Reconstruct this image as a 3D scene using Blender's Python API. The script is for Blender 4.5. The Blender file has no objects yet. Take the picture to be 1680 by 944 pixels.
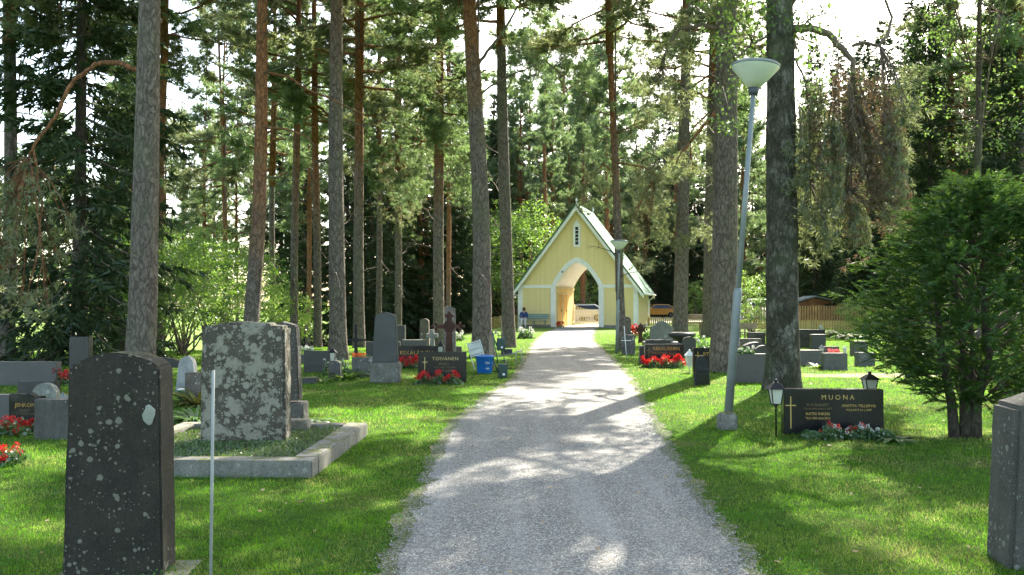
import bpy, bmesh, math, random
import numpy as np
from mathutils import Vector, Matrix, noise

# ------------------------------------------------------------------ camera, world, sun
F = 1450.0; CH = 1.6; PITCH = math.atan(26 / F)
SUN_AZ, SUN_EL = 25.0, 40.0          # degrees right of straight ahead, above horizon
sc = bpy.context.scene
col = sc.collection
cam = bpy.data.cameras.new("camera"); cam.sensor_width = 36; cam.lens = 36 * F / 1680
cam.clip_start = 0.05; cam.clip_end = 1200
co = bpy.data.objects.new("camera", cam); col.objects.link(co)
co.location = (0, 0, CH); co.rotation_euler = (math.radians(90) + PITCH, 0, 0)
sc.camera = co
W = bpy.data.worlds.new("World"); sc.world = W; W.use_nodes = True
wn = W.node_tree; wn.nodes.clear()
sky = wn.nodes.new("ShaderNodeTexSky"); sky.sky_type = 'NISHITA'; sky.sun_disc = False
sky.sun_elevation = math.radians(SUN_EL); sky.sun_rotation = math.radians(SUN_AZ)
sky.air_density = .8; sky.dust_density = 2.0; sky.ozone_density = 1.2
bg = wn.nodes.new("ShaderNodeBackground"); bg.inputs[1].default_value = 0.15
wo = wn.nodes.new("ShaderNodeOutputWorld")
tint = wn.nodes.new("ShaderNodeMixRGB"); tint.blend_type = 'MULTIPLY'; tint.inputs[0].default_value = 1; tint.inputs[2].default_value = (1.0, .935, .77, 1)
wn.links.new(sky.outputs[0], tint.inputs[1]); wn.links.new(tint.outputs[0], bg.inputs[0]); wn.links.new(bg.outputs[0], wo.inputs[0])
sl = bpy.data.lights.new("sun", 'SUN'); sl.energy = 3.7; sl.angle = math.radians(0.55); sl.color = (1.0, .94, .82)
so = bpy.data.objects.new("sun", sl); col.objects.link(so)
a, e = math.radians(SUN_AZ), math.radians(SUN_EL)
sdir = Vector((math.sin(a) * math.cos(e), math.cos(a) * math.cos(e), math.sin(e)))
so.rotation_euler = sdir.to_track_quat('Z', 'Y').to_euler(); so.location = sdir * 200
sc.view_settings.view_transform = 'Standard'; sc.view_settings.look = 'None'
sc.view_settings.gamma = 1; sc.view_settings.use_curve_mapping = False
sc.view_settings.exposure = 2.45
cy = sc.cycles; HAZE = .0030
cy.max_bounces = 6; cy.diffuse_bounces = 3; cy.glossy_bounces = 2; cy.transmission_bounces = 4
cy.transparent_max_bounces = 6; cy.use_adaptive_sampling = True; cy.adaptive_threshold = 0.02
cy.use_denoising = True; cy.caustics_reflective = False; cy.caustics_refractive = False

# ------------------------------------------------------------------ placing by reading the photograph's measures
cp, sp = math.cos(PITCH), math.sin(PITCH)
def ray(px, py):
    u = (px - 840) / F; v = (472 - py) / F
    return Vector((u, cp - v * sp, sp + v * cp))
def at(px, py, Y):
    d = ray(px, py); return Vector((0, 0, CH)) + d * (Y / d.y)
def sstep(a, b, x):
    t = min(1, max(0, (x - a) / (b - a))); return t * t * (3 - 2 * t)
def hgt(x, y):
    r = min(3.4, .157 * max(0.0, -x - .2)) if x < 0 else 0.0
    return -r * sstep(26, 62, y)
def G(px, py):
    d = ray(px, py)
    t = 1.0
    for i in range(4000):
        p = Vector((0, 0, CH)) + d * t
        if p.z <= hgt(p.x, p.y) or t > 160: return Vector((p.x, p.y, hgt(p.x, p.y)))
        t += .05
    return p

# ------------------------------------------------------------------ tagging
def tag(o, label=None, cat=None, group=None, kind=None):
    if label: o['label'] = label
    if cat: o['category'] = cat
    if group: o['group'] = group
    if kind: o['kind'] = kind
    return o
def link(name, me, mat=None, parent=None, loc=None, rz=0):
    o = bpy.data.objects.new(name, me); col.objects.link(o)
    if mat is not None and me is not None and not me.materials: me.materials.append(mat)
    if parent is not None: o.parent = parent
    if loc is not None: o.location = loc
    if rz: o.rotation_euler.z = rz
    return o
def empty(name, loc, label=None, cat=None, group=None, rz=0):
    o = bpy.data.objects.new(name, None); col.objects.link(o); o.location = loc
    o.rotation_euler.z = rz; o.empty_display_size = .2
    return tag(o, label, cat, group)
def copy_tree(o, parent=None):
    c = o.copy(); col.objects.link(c); c.parent = parent
    for ch in list(o.children): copy_tree(ch, c)
    return c

# ------------------------------------------------------------------ material helpers
class NT:
    def __init__(s, name):
        s.m = bpy.data.materials.new(name); s.m.use_nodes = True
        s.t = s.m.node_tree; s.t.nodes.clear()
        s.out = s.n("OutputMaterial")
    def n(s, typ, ins=None, **props):
        nd = s.t.nodes.new("ShaderNode" + typ)
        for k, v in props.items(): setattr(nd, k, v)
        for k, v in (ins or {}).items():
            sock = nd.inputs[k]
            if hasattr(v, 'is_linked') or isinstance(v, bpy.types.NodeSocket): s.t.links.new(v, sock)
            else:
                if isinstance(v, tuple) and len(v) == 3 and sock.type == 'RGBA': v = v + (1,)
                sock.default_value = v
        return nd
    def math(s, op, a, b=0.0, clamp=False):
        return s.n("Math", {0: a, 1: b}, operation=op, use_clamp=clamp).outputs[0]
    def mix(s, f, a, b, mode='MIX'):
        nd = s.n("MixRGB", {0: f, 1: a, 2: b}, blend_type=mode); return nd.outputs[0]
    def ramp(s, f, stops):
        nd = s.n("ValToRGB", {0: f}); cr = nd.color_ramp
        while len(cr.elements) < len(stops): cr.elements.new(.5)
        for el, (p, c) in zip(cr.elements, stops):
            el.position = p; el.color = (c if isinstance(c, tuple) else (c, c, c)) + (1,)
        return nd.outputs[0]
    def coords(s, rnd=True):
        tc = s.n("TexCoord").outputs['Object']
        if not rnd: return tc
        r = s.n("ObjectInfo").outputs['Random']
        r = s.math('MULTIPLY', r, 37.0)
        return s.n("VectorMath", {0: tc, 1: s.n("CombineXYZ", {0: r, 1: r, 2: r}).outputs[0]}, operation='ADD').outputs[0]
    def noise(s, vec, scale, detail=4, rough=.55):
        return s.n("TexNoise", {'Vector': vec, 'Scale': scale, 'Detail': detail, 'Roughness': rough}).outputs[0]
    def vor(s, vec, scale, feature='F1', out='Distance', rnd=1.0):
        return s.n("TexVoronoi", {'Vector': vec, 'Scale': scale, 'Randomness': rnd}, feature=feature).outputs[out]
    def scale(s, vec, v):
        return s.n("Mapping", {'Vector': vec, 'Scale': v}).outputs[0]
    def bsdf(s, color, rough=.8, bump=None, dist=.01, strength=1.0, metallic=0.0, spec=.5):
        ins = {'Base Color': color, 'Roughness': rough, 'Metallic': metallic, 'Specular IOR Level': spec}
        if bump is not None:
            ins['Normal'] = s.n("Bump", {'Height': bump, 'Distance': dist, 'Strength': strength}).outputs[0]
        b = s.n("BsdfPrincipled", ins)
        s.t.links.new(b.outputs[0], s.out.inputs[0]); return s.m
MC = {}
def cached(f):
    def g(*a):
        k = (f.__name__,) + a
        if k not in MC: MC[k] = f(*a)
        return MC[k]
    return g

@cached
def plain(name, c, rough=.6, metallic=0.0, var=.12, bscale=30.0, bd=.0015):
    t = NT(name); v = t.coords()
    n = t.noise(v, 3.0, 5); n2 = t.noise(v, bscale, 3)
    dark = tuple(x * (1 - 2.2 * var) for x in c); lite = tuple(min(1, x * (1 + var)) for x in c)
    cc = t.mix(t.ramp(n, [(.3, 0.0), (.7, 1.0)]), dark, lite)
    cc = t.mix(t.math('MULTIPLY', t.ramp(n2, [(.35, 1.0), (.5, 0.0)]), .35 * min(1, var * 6)), cc, dark)
    return t.bsdf(cc, rough, n2, bd, .6, metallic)

@cached
def bark(z1, z2, tone=1.0, mottled=0):
    t = NT("bark"); v = t.coords()
    z = t.n("SeparateXYZ", {0: t.n("TexCoord").outputs['Object']}).outputs[2]
    warp = t.n("VectorMath", {0: v, 1: t.n("VectorMath", {0: t.n("TexNoise", {'Vector': v, 'Scale': 2.5, 'Detail': 3.0}).outputs[1], 1: (.3, .3, .3)}, operation='MULTIPLY').outputs[0]}, operation='ADD').outputs[0]
    warp = t.n('VectorMath', {0: warp, 1: t.n('VectorMath', {0: t.n('TexNoise', {'Vector': t.scale(v, (1, 1, .4)), 'Scale': 13.0, 'Detail': 4.0, 'Roughness': .7}).outputs[1], 1: (.11, .11, .22)}, operation='MULTIPLY').outputs[0]}, operation='ADD').outputs[0]
    sv = t.scale(warp, (1, 1, .28))
    pl = t.vor(sv, 11, 'DISTANCE_TO_EDGE'); pl2 = t.vor(t.scale(warp, (1, 1, .4)), 32, 'DISTANCE_TO_EDGE')
    nn = t.noise(sv, 24, 6, .7); big = t.noise(v, 1.3, 3)
    crack = t.math('MULTIPLY', t.ramp(pl, [(0.0, 0.0), (.16, 1.0)]), t.ramp(pl2, [(0.0, .5), (.12, 1.0)]))
    g = tone
    if mottled:
        a1 = t.ramp(nn, [(.3, (.03, .028, .02)), (.52, (.10, .092, .068)), (.75, (.27, .25, .20))])
        a1 = t.mix(t.ramp(t.noise(t.scale(v, (1, 1, .6)), 4.5, 6, .75), [(.5, 0.0), (.6, .75)]), a1, (.33, .31, .26))
        a1 = t.mix(t.ramp(t.noise(v, 3.3, 4), [(.46, 0.0), (.62, .8)]), a1, (.04, .042, .022))
        a1 = t.mix(t.ramp(z, [(0.0, .75), (.18, 0.0)]), a1, (.07, .08, .03)) if False else a1
    else:
        a1 = t.ramp(nn, [(.25, (.075 * g, .058 * g, .045 * g)), (.55, (.20 * g, .165 * g, .135 * g)), (.8, (.33 * g, .29 * g, .25 * g))])
        up = t.ramp(nn, [(.25, (.22, .085, .035)), (.6, (.42, .19, .085)), (.8, (.52, .30, .17))])
        zz = t.math('ADD', z, t.math('MULTIPLY', t.math('SUBTRACT', big, .5), 5.0))
        f = t.n("MapRange", {'Value': zz, 'From Min': z1, 'From Max': z2}, clamp=True).outputs[0]
        a1 = t.mix(f, a1, up)
    a1 = t.mix(t.math('MULTIPLY', t.math('SUBTRACT', 1.0, crack), .7), a1, (.035, .028, .022))
    a1 = t.mix(t.math('MULTIPLY', t.ramp(big, [(.5, 0.0), (.75, 1.0)]), .35), a1, (.16, .19, .10))
    h = t.math('ADD', t.math('MULTIPLY', crack, .6), t.math('MULTIPLY', nn, .7))
    return t.bsdf(a1, .92, h, .03, 1.0, 0.0, .2)

@cached
def leafmat(name, c1, c2, trans, tw=.45, clump=1.2, gloss=.08):
    t = NT(name)
    r = t.n("NewGeometry").outputs['Random Per Island']
    v = t.coords()
    n = t.noise(v, clump, 2)
    f = t.math('ADD', t.math('MULTIPLY', r, .55), t.math('MULTIPLY', t.ramp(n, [(.35, 0.0), (.65, 1.0)]), .45))
    c = t.mix(f, c1, c2)
    tr = t.mix(f, tuple(x * .6 for x in trans), trans)
    d = t.n("BsdfDiffuse", {'Color': c}); tl = t.n("BsdfTranslucent", {'Color': tr})
    m = t.n("MixShader", {0: tw, 1: d.outputs[0], 2: tl.outputs[0]})
    g = t.n("BsdfGlossy", {'Color': (1, 1, 1), 'Roughness': .42})
    m2 = t.n("MixShader", {0: gloss, 1: m.outputs[0], 2: g.outputs[0]})
    t.t.links.new(m2.outputs[0], t.out.inputs[0]); return t.m

@cached
def lichen(base, cover, size=9.0, moss=0.0, var=0, spot=(.42, .42, .37)):
    """weathered stone with round lichen spots"""
    t = NT("lichen_stone"); v = t.coords()
    n = t.noise(v, 4, 6, .65); f = t.noise(v, 90, 3, .7)
    c = t.mix(t.ramp(n, [(.3, 0.0), (.7, 1.0)]), tuple(x * .5 for x in base), tuple(x * 1.25 for x in base))
    st = t.noise(t.scale(v, (9, 9, .9)), 2.0, 4)
    c = t.mix(t.ramp(st, [(.45, 0.0), (.7, .5)]), c, tuple(x * .45 for x in base))
    c = t.mix(t.math('MULTIPLY', t.ramp(f, [(.4, 0.0), (.7, 1.0)]), .5), c, tuple(x * 2.0 for x in base))
    dv = t.n("VectorMath", {0: v, 1: t.n("VectorMath", {0: t.n("TexNoise", {'Vector': v, 'Scale': 14.0, 'Detail': 3.0}).outputs[1], 1: (.035, .035, .035)}, operation='MULTIPLY').outputs[0]}, operation='ADD').outputs[0]
    tot = None
    for k, (s, th) in enumerate(((size, cover), (size * 1.9, cover * .9), (size * 3.6, cover * .7))):
        nd = t.n("TexVoronoi", {'Vector': dv, 'Scale': s}, feature='F1')
        rr = t.n("SeparateColor", {0: nd.outputs['Color']}).outputs[0]
        lim = t.math('MULTIPLY', t.math('SUBTRACT', rr, 1 - th), .5 / max(.2, th))
        lim = t.math('SUBTRACT', lim, t.ramp(t.noise(v, 2.6, 3), [(.36, .22), (.56, 0.0)])) if cover <= .5 else lim
        inn = t.math('MULTIPLY', t.math('SUBTRACT', lim, nd.outputs['Distance']), 14.0, True)
        tot = inn if tot is None else t.math('MAXIMUM', tot, inn)
    if cover > .5:
        ex = t.ramp(t.noise(dv, 5.5, 6, .72), [(.5, 0.0), (.545, 1.0)])
        tot = t.math('MAXIMUM', tot, ex)
    lc = t.mix(t.noise(v, 25, 4), tuple(x * .55 for x in spot), tuple(x * 1.2 for x in spot))
    c = t.mix(t.math('MULTIPLY', tot, .85), c, lc)
    if moss > 0:
        nz = t.n("SeparateXYZ", {0: t.n("NewGeometry").outputs['Normal']}).outputs[2]
        mf = t.math('MULTIPLY', t.ramp(t.noise(v, 7, 4), [(.48, 0.0), (.6, 1.0)]), t.ramp(nz, [(.3, .12), (.7, 1.0)]))
        c = t.mix(t.math('MULTIPLY', mf, moss), c, (.11, .12, .025))
    h = t.math('ADD', t.math('MULTIPLY', f, .4), t.math('MULTIPLY', tot, .5))
    h = t.math('ADD', h, n)
    return t.bsdf(c, .88, h, .006, .9, 0.0, .3)

@cached
def granite(name, base, rough=.2, speck=.5):
    t = NT(name); v = t.coords()
    f = t.noise(v, 160, 2, .8); n = t.noise(v, 2.2, 4)
    c = t.mix(t.math('MULTIPLY', t.ramp(f, [(.45, 0.0), (.7, 1.0)]), speck), base, tuple(min(1, x * 3 + .02) for x in base))
    c = t.mix(t.math('MULTIPLY', n, .5), c, tuple(x * .6 for x in base))
    r = t.math('ADD', t.math('MULTIPLY', n, .25), rough)
    return t.bsdf(c, r, f, .0006, .4)

@cached
def painted_board(name, c, pitch=.14, axis=0, rough=.55):
    t = NT(name); v = t.n("TexCoord").outputs['Object']
    x = t.n("SeparateXYZ", {0: v}).outputs[axis]
    fr = t.math('FRACT', t.math('MULTIPLY', x, 1 / pitch))
    groove = t.ramp(t.math('ABSOLUTE', t.math('SUBTRACT', fr, .5)), [(0.0, 0.0), (.05, 1.0)])
    cell = t.n("TexWhiteNoise", {1: t.math('FLOOR', t.math('MULTIPLY', x, 1 / pitch))}, noise_dimensions='1D').outputs[0]
    n = t.noise(t.scale(v, (6, 6, .7)), 3, 4)
    cc = t.mix(t.math('ADD', t.math('MULTIPLY', n, .5), t.math('MULTIPLY', cell, .4)), tuple(k * .86 for k in c), c)
    cc = t.mix(t.ramp(t.noise(v, 1.1, 4), [(.5, 0.0), (.8, .18)]), cc, tuple(k * .6 for k in c))
    return t.bsdf(cc, rough, groove, .012, .8)

# common materials
GOLD = plain("gilt_letters", (.62, .42, .12), .4, .55, .1)
DULL_GOLD = plain("worn_gilt_letters", (.20, .14, .06), .6, .2, .1)
BLACKG = granite("black_granite", (.008, .008, .009), .12, .5)
DARKG = granite("dark_granite", (.033, .031, .029), .3, .5)
GREYG = granite("grey_granite", (.088, .083, .076), .55, .6)
PALEG = granite("pale_granite", (.34, .33, .30), .7, .4)
BROWNG = lichen((.12, .10, .08), .3)
MIDL = lichen((.105, .10, .092), .35)
CONC = lichen((.19, .18, .155), .35, 11.0, .9, 1, (.36, .345, .29))
RUST = plain("rusty_iron", (.085, .038, .024), .9, .1, .3)
IRON = plain("dark_iron", (.02, .018, .018), .6, .4, .2)
WHITE = plain("white_paint", (.78, .77, .72), .5, 0.0, .05)
BLACKP = plain("black_painted_metal", (.015, .015, .016), .45, .3, .1)
GLASSL = plain("frosted_lantern_glass", (.55, .55, .45), .25, 0.0, .08)
LAMPM = plain("pale_blue_painted_steel", (.235, .26, .25), .5, .1, .1)
LAMPG = plain("translucent_shade", (.62, .66, .52), .35, 0.0, .05)
WOODM = plain("weathered_wood", (.30, .23, .15), .8, 0.0, .2)
PINE_LEAF = leafmat("pine_needles", (.060, .10, .040), (.155, .22, .09), (.28, .42, .13), .5, .9, .07)
PINE_WARM = leafmat("dull_pine_needles", (.07, .09, .038), (.18, .20, .09), (.34, .40, .15), .5, 1.6, .06)
BROWN_LEAF = leafmat("withered_needles", (.13, .085, .05), (.19, .155, .085), (.30, .19, .10), .4, 2.5, .05)
SPRUCE_LEAF = leafmat("spruce_needles", (.020, .038, .017), (.06, .095, .035), (.08, .13, .035), .3, .8, .025)
SPRUCE_FAR = leafmat("far_spruce_needles", (.022, .036, .020), (.045, .066, .034), (.04, .06, .025), .2, .5, .03)
DECID = leafmat("broad_leaves", (.05, .12, .018), (.12, .22, .035), (.30, .50, .06), .5, 1.5, .06)
DECID2 = leafmat("bright_broad_leaves", (.07, .15, .02), (.15, .26, .04), (.38, .58, .08), .55, 1.5, .06)
DULL = leafmat("dull_broad_leaves", (.045, .095, .02), (.10, .17, .035), (.20, .33, .06), .45, 1.5, .05)
BUSHM = leafmat("cypress_sprays", (.020, .050, .012), (.065, .135, .024), (.13, .24, .035), .38, 2.4, .025)
LOWLEAF = leafmat("low_plant_leaves", (.03, .09, .02), (.09, .18, .04), (.15, .3, .05), .35, 6.0, .1)
RED = leafmat("red_petals", (.38, .006, .01), (.78, .03, .03), (.8, .04, .03), .3, 8.0, .04)
PINK = leafmat("pink_petals", (.75, .12, .12), (.85, .30, .28), (.8, .2, .2), .3, 8.0, .04)
ORANGE = leafmat("orange_petals", (.7, .10, .02), (.8, .2, .03), (.8, .2, .05), .3, 8.0, .04)
WPETAL = leafmat("white_petals", (.7, .7, .66), (.85, .85, .8), (.7, .7, .6), .3, 8.0, .04)
def grass_mat():
    t = NT("grass_blades"); r = t.n("NewGeometry").outputs['Random Per Island']; v = t.n("TexCoord").outputs['Object']
    n1 = t.noise(v, .7, 4, .65); n2 = t.noise(v, 3.7, 5, .7)
    f = t.math('ADD', t.math('MULTIPLY', r, .5), t.math('MULTIPLY', t.ramp(n2, [(.35, 0.0), (.65, 1.0)]), .5))
    c = t.mix(f, (.028, .092, .006), (.080, .175, .012)); tr = t.mix(f, (.09, .31, .012), (.29, .58, .03))
    dry = t.math('MULTIPLY', t.ramp(t.math('ADD', t.math('MULTIPLY', n1, .6), t.math('MULTIPLY', n2, .4)), [(.475, 0.0), (.60, 1.0)]), t.ramp(r, [(.25, 0.0), (.45, .9)]))
    c = t.mix(dry, c, (.27, .24, .10)); tr = t.mix(dry, tr, (.50, .46, .16))
    c = t.mix(t.ramp(r, [(.93, 0.0), (.94, .8)]), c, (.36, .30, .16))
    m = t.n("MixShader", {0: .55, 1: t.n("BsdfDiffuse", {'Color': c}).outputs[0], 2: t.n("BsdfTranslucent", {'Color': tr}).outputs[0]})
    m2 = t.n("MixShader", {0: .012, 1: m.outputs[0], 2: t.n("BsdfGlossy", {'Color': (1, 1, 1), 'Roughness': .4}).outputs[0]})
    t.t.links.new(m2.outputs[0], t.out.inputs[0]); return t.m
GRASSM = grass_mat()

# ------------------------------------------------------------------ mesh helpers
class MB:
    def __init__(s): s.v = []; s.f = []; s.sm = []
    def add(s, vs, fs, smooth=False, M=None):
        b = len(s.v)
        s.v += [tuple(M @ Vector(q)) if M is not None else tuple(q) for q in vs]
        s.f += [tuple(i + b for i in f) for f in fs]; s.sm += [smooth] * len(fs); return s
    def box(s, x0, x1, y0, y1, z0, z1, M=None):
        vs = [(x, y, z) for z in (z0, z1) for y in (y0, y1) for x in (x0, x1)]
        return s.add(vs, [(0, 2, 3, 1), (4, 5, 7, 6), (0, 1, 5, 4), (2, 6, 7, 3), (0, 4, 6, 2), (1, 3, 7, 5)], False, M)
    def tube(s, pts, rad, n=8, cap=True, smooth=True):
        pts = [Vector(p) for p in pts]; vs = []; fs = []
        if not isinstance(rad, (list, tuple)): rad = [rad] * len(pts)
        prev = None
        for i, p in enumerate(pts):
            d = (pts[min(i + 1, len(pts) - 1)] - pts[max(i - 1, 0)])
            d = d.normalized() if d.length > 1e-9 else Vector((0, 0, 1))
            if prev is None:
                u = d.orthogonal().normalized()
            else:
                u = (prev - d * prev.dot(d)); u = u.normalized() if u.length > 1e-6 else d.orthogonal().normalized()
            prev = u; w = d.cross(u)
            for k in range(n):
                an = 2 * math.pi * k / n
                vs.append(p + (u * math.cos(an) + w * math.sin(an)) * rad[i])
        for i in range(len(pts) - 1):
            for k in range(n):
                k2 = (k + 1) % n
                fs.append((i * n + k, i * n + k2, (i + 1) * n + k2, (i + 1) * n + k))
        if cap: fs.append(tuple(range(n))[::-1]); fs.append(tuple((len(pts) - 1) * n + k for k in range(n)))
        return s.add(vs, fs, smooth)
    def lathe(s, prof, n=20, M=None, smooth=True):
        vs = []; fs = []
        for (r, z) in prof:
            for k in range(n):
                an = 2 * math.pi * k / n; vs.append((r * math.cos(an), r * math.sin(an), z))
        for i in range(len(prof) - 1):
            for k in range(n):
                k2 = (k + 1) % n; fs.append((i * n + k, i * n + k2, (i + 1) * n + k2, (i + 1) * n + k))
        fs.append(tuple(range(n))[::-1]); fs.append(tuple((len(prof) - 1) * n + k for k in range(n)))
        return s.add(vs, fs, smooth, M)
    def prism(s, out, y0, y1, M=None):
        """outline in x,z extruded along y"""
        n = len(out); vs = [(x, y0, z) for x, z in out] + [(x, y1, z) for x, z in out]
        fs = [tuple(range(n)), tuple(range(2 * n - 1, n - 1, -1))]
        fs += [(i, i + n, (i + 1) % n + n, (i + 1) % n) for i in range(n)]
        return s.add(vs, fs, False, M)
    def ball(s, c, r, sx=1, sy=1, sz=1, n=10):
        prof = [(r * math.sin(math.pi * i / n), -r * math.cos(math.pi * i / n)) for i in range(n + 1)]
        prof[0] = (r * .02, prof[0][1]); prof[-1] = (r * .02, prof[-1][1])
        return s.lathe(prof, 12, Matrix.Translation(c) @ Matrix.Diagonal((sx, sy, sz, 1)))
    def mesh(s, name, bevel=0, seg=2, ang=35):
        me = bpy.data.meshes.new(name); me.from_pydata(s.v, [], s.f)
        me.polygons.foreach_set('use_smooth', s.sm)
        bm = bmesh.new(); bm.from_mesh(me); bmesh.ops.recalc_face_normals(bm, faces=bm.faces)
        if bevel:
            ed = [e for e in bm.edges if len(e.link_faces) == 2 and e.calc_face_angle(0) > math.radians(ang)]
            bmesh.ops.bevel(bm, geom=ed, offset=bevel, segments=seg, affect='EDGES', profile=.6, clamp_overlap=True)
        bm.to_mesh(me); bm.free(); me.update(); return me
    def build(s, name, mat, parent=None, loc=None, rz=0, bevel=0, seg=2):
        return link(name, s.mesh(name, bevel, seg), mat, parent, loc, rz)

def arr_mesh(name, V, k):
    """V (n,k,3) -> n separate k-gons"""
    n = V.shape[0]; me = bpy.data.meshes.new(name)
    me.vertices.add(n * k); me.vertices.foreach_set('co', V.reshape(-1).astype(np.float32))
    me.loops.add(n * k); me.loops.foreach_set('vertex_index', np.arange(n * k, dtype=np.int32))
    me.polygons.add(n); me.polygons.foreach_set('loop_start', np.arange(0, n * k, k, dtype=np.int32))
    me.update(calc_edges=True); return me
def unit(a): return a / (np.linalg.norm(a, axis=-1, keepdims=True) + 1e-9)
def blades(P, D, L, Wd, R):
    n = len(P); D = unit(D); S = unit(np.cross(D, R.normal(size=(n, 3)))) * (Wd[:, None] * .5)
    return np.stack([P - S, P + S, P + D * L[:, None]], 1)
def rhombs(P, D, L, Wd, R, N=None):
    n = len(P); D = unit(D); S = unit(np.cross(D, R.normal(size=(n, 3)) if N is None else N)) * (Wd[:, None] * .5)
    mid = P + D * (L * .45)[:, None]
    return np.stack([P, mid - S, P + D * L[:, None], mid + S], 1)

# ------------------------------------------------------------------ foliage builders
def tufts(R, C, D, per, L, Wd, spread=.9):
    n = len(C); P = np.repeat(C, per, 0); DD = np.repeat(D, per, 0) * .75 + R.normal(size=(n * per, 3)) * spread * .6
    return blades(P, DD, L * R.uniform(.65, 1.25, n * per), Wd * R.uniform(.6, 1.2, n * per), R)
def limb_path(R, start, az, el, length, n=7, curl=.25, rise=.0):
    p = np.array(start, float); pts = [p.copy()]; d = np.array([math.cos(az) * math.cos(el), math.sin(az) * math.cos(el), math.sin(el)])
    for i in range(n - 1):
        d = d + R.normal(size=3) * curl * .5 + np.array([0, 0, rise]); d /= np.linalg.norm(d)
        p = p + d * length / (n - 1); pts.append(p.copy())
    return np.array(pts)
def along(pts, t):
    k = t * (len(pts) - 1); i = np.minimum(k.astype(int), len(pts) - 2); f = (k - i)[:, None]
    return pts[i] * (1 - f) + pts[i + 1] * f, unit(pts[i + 1] - pts[i])
def twig_tufts(R, pts, ntw, tl, ntf, t0=.3):
    t = R.uniform(t0, 1, ntw); P, D = along(pts, t)
    TD = unit(D * .6 + R.normal(size=(ntw, 3)) * np.array([1, 1, .7]) * .8 + np.array([0, 0, .12]))
    ln = tl * R.uniform(.5, 1.2, ntw)
    s = R.uniform(.15, 1, (ntw, ntf))
    C = P[:, None] + TD[:, None] * (ln[:, None] * s)[..., None] + R.normal(size=(ntw, ntf, 3)) * .05
    return C.reshape(-1, 3), np.repeat(TD, ntf, 0), (P, P + TD * ln[:, None])
def pine_crown(seed, H=12., Rr=3.0, nl=36, ntw=22, ntf=9, per=8, NL=.2, NW=.036):
    R = np.random.default_rng(seed); CC = []; DD = []; wood = MB()
    for i in range(nl):
        t = (i + R.uniform(0, .8)) / nl; z = H * .92 * t
        prof = (math.sin(math.pi * min(1, .22 + .78 * t)) ** .7) * .9 + .12
        ln = Rr * prof * R.uniform(.55, 1.2); el = -.25 + 1.15 * t ** 1.3 + R.normal() * .18
        pts = limb_path(R, (0, 0, z), i * 2.4 + R.normal() * .5, el, ln, 7, .34, .05)
        wood.tube(pts, list(np.linspace(.05 * (1.2 - t * .6), .012, 7)), 5)
        C, D, (a, b) = twig_tufts(R, pts, int(ntw * (.5 + prof * .6)), .62, ntf, .35)
        CC.append(C); DD.append(D)
        for k in range(0, len(a), 2): wood.tube([a[k], b[k]], [.011, .004], 3)
    wood.tube([(0, 0, -.5), (.1, 0, H * .5), (0, .1, H)], [.13, .07, .02], 8)
    C = np.concatenate(CC); D = np.concatenate(DD)
    return arr_mesh("pine_foliage", tufts(R, C, D, per, NL, NW), 3), wood.mesh("pine_branches")
def spruce_crown(seed, H=21., Rr=2.9, lev=60, nb=7, z0=.5, per=6, bw=.075):
    R = np.random.default_rng(seed); VV = []; wood = MB()
    for i in range(lev):
        t = (i + .5) / lev; z = z0 + (H - z0) * t
        for j in range(nb):
            if R.uniform() < .12: continue
            ln = Rr * (1 - t) ** .75 * R.uniform(.65, 1.12) + .15
            az = j * 6.283 / nb + i * 1.1 + R.normal() * .3
            pts = limb_path(R, (0, 0, z + R.uniform(-.15, .15)), az, -.25 - .35 * (1 - t) + .6 * t, ln, 6, .12, .05)
            if t < .8 and j % 2 == 0: wood.tube(pts, list(np.linspace(.03, .008, 6)), 4)
            nt = max(4, int(ln * 11)); tt = R.uniform(.12, 1, nt); P, D = along(pts, tt)
            side = unit(np.cross(D, np.array([0, 0, 1.0]))) * R.choice([-1, 1], nt)[:, None]
            TD = unit(D * .7 + side * R.uniform(.3, 1, (nt, 1)) + np.array([0, 0, -.45]) + R.normal(size=(nt, 3)) * .2)
            tl = (.25 + .4 * (1 - tt)) * (.55 + .6 * (1 - t))
            s = R.uniform(0, 1, (nt, per)); C = (P[:, None] + TD[:, None] * (tl[:, None] * s)[..., None]).reshape(-1, 3)
            DD = np.repeat(TD, per, 0) + R.normal(size=(nt * per, 3)) * .45
            VV.append(blades(C, DD, R.uniform(.18, .36, nt * per), bw * R.uniform(.7, 1.3, nt * per), R))
    return arr_mesh("spruce_foliage", np.concatenate(VV), 3), wood.mesh("spruce_branches")
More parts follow.
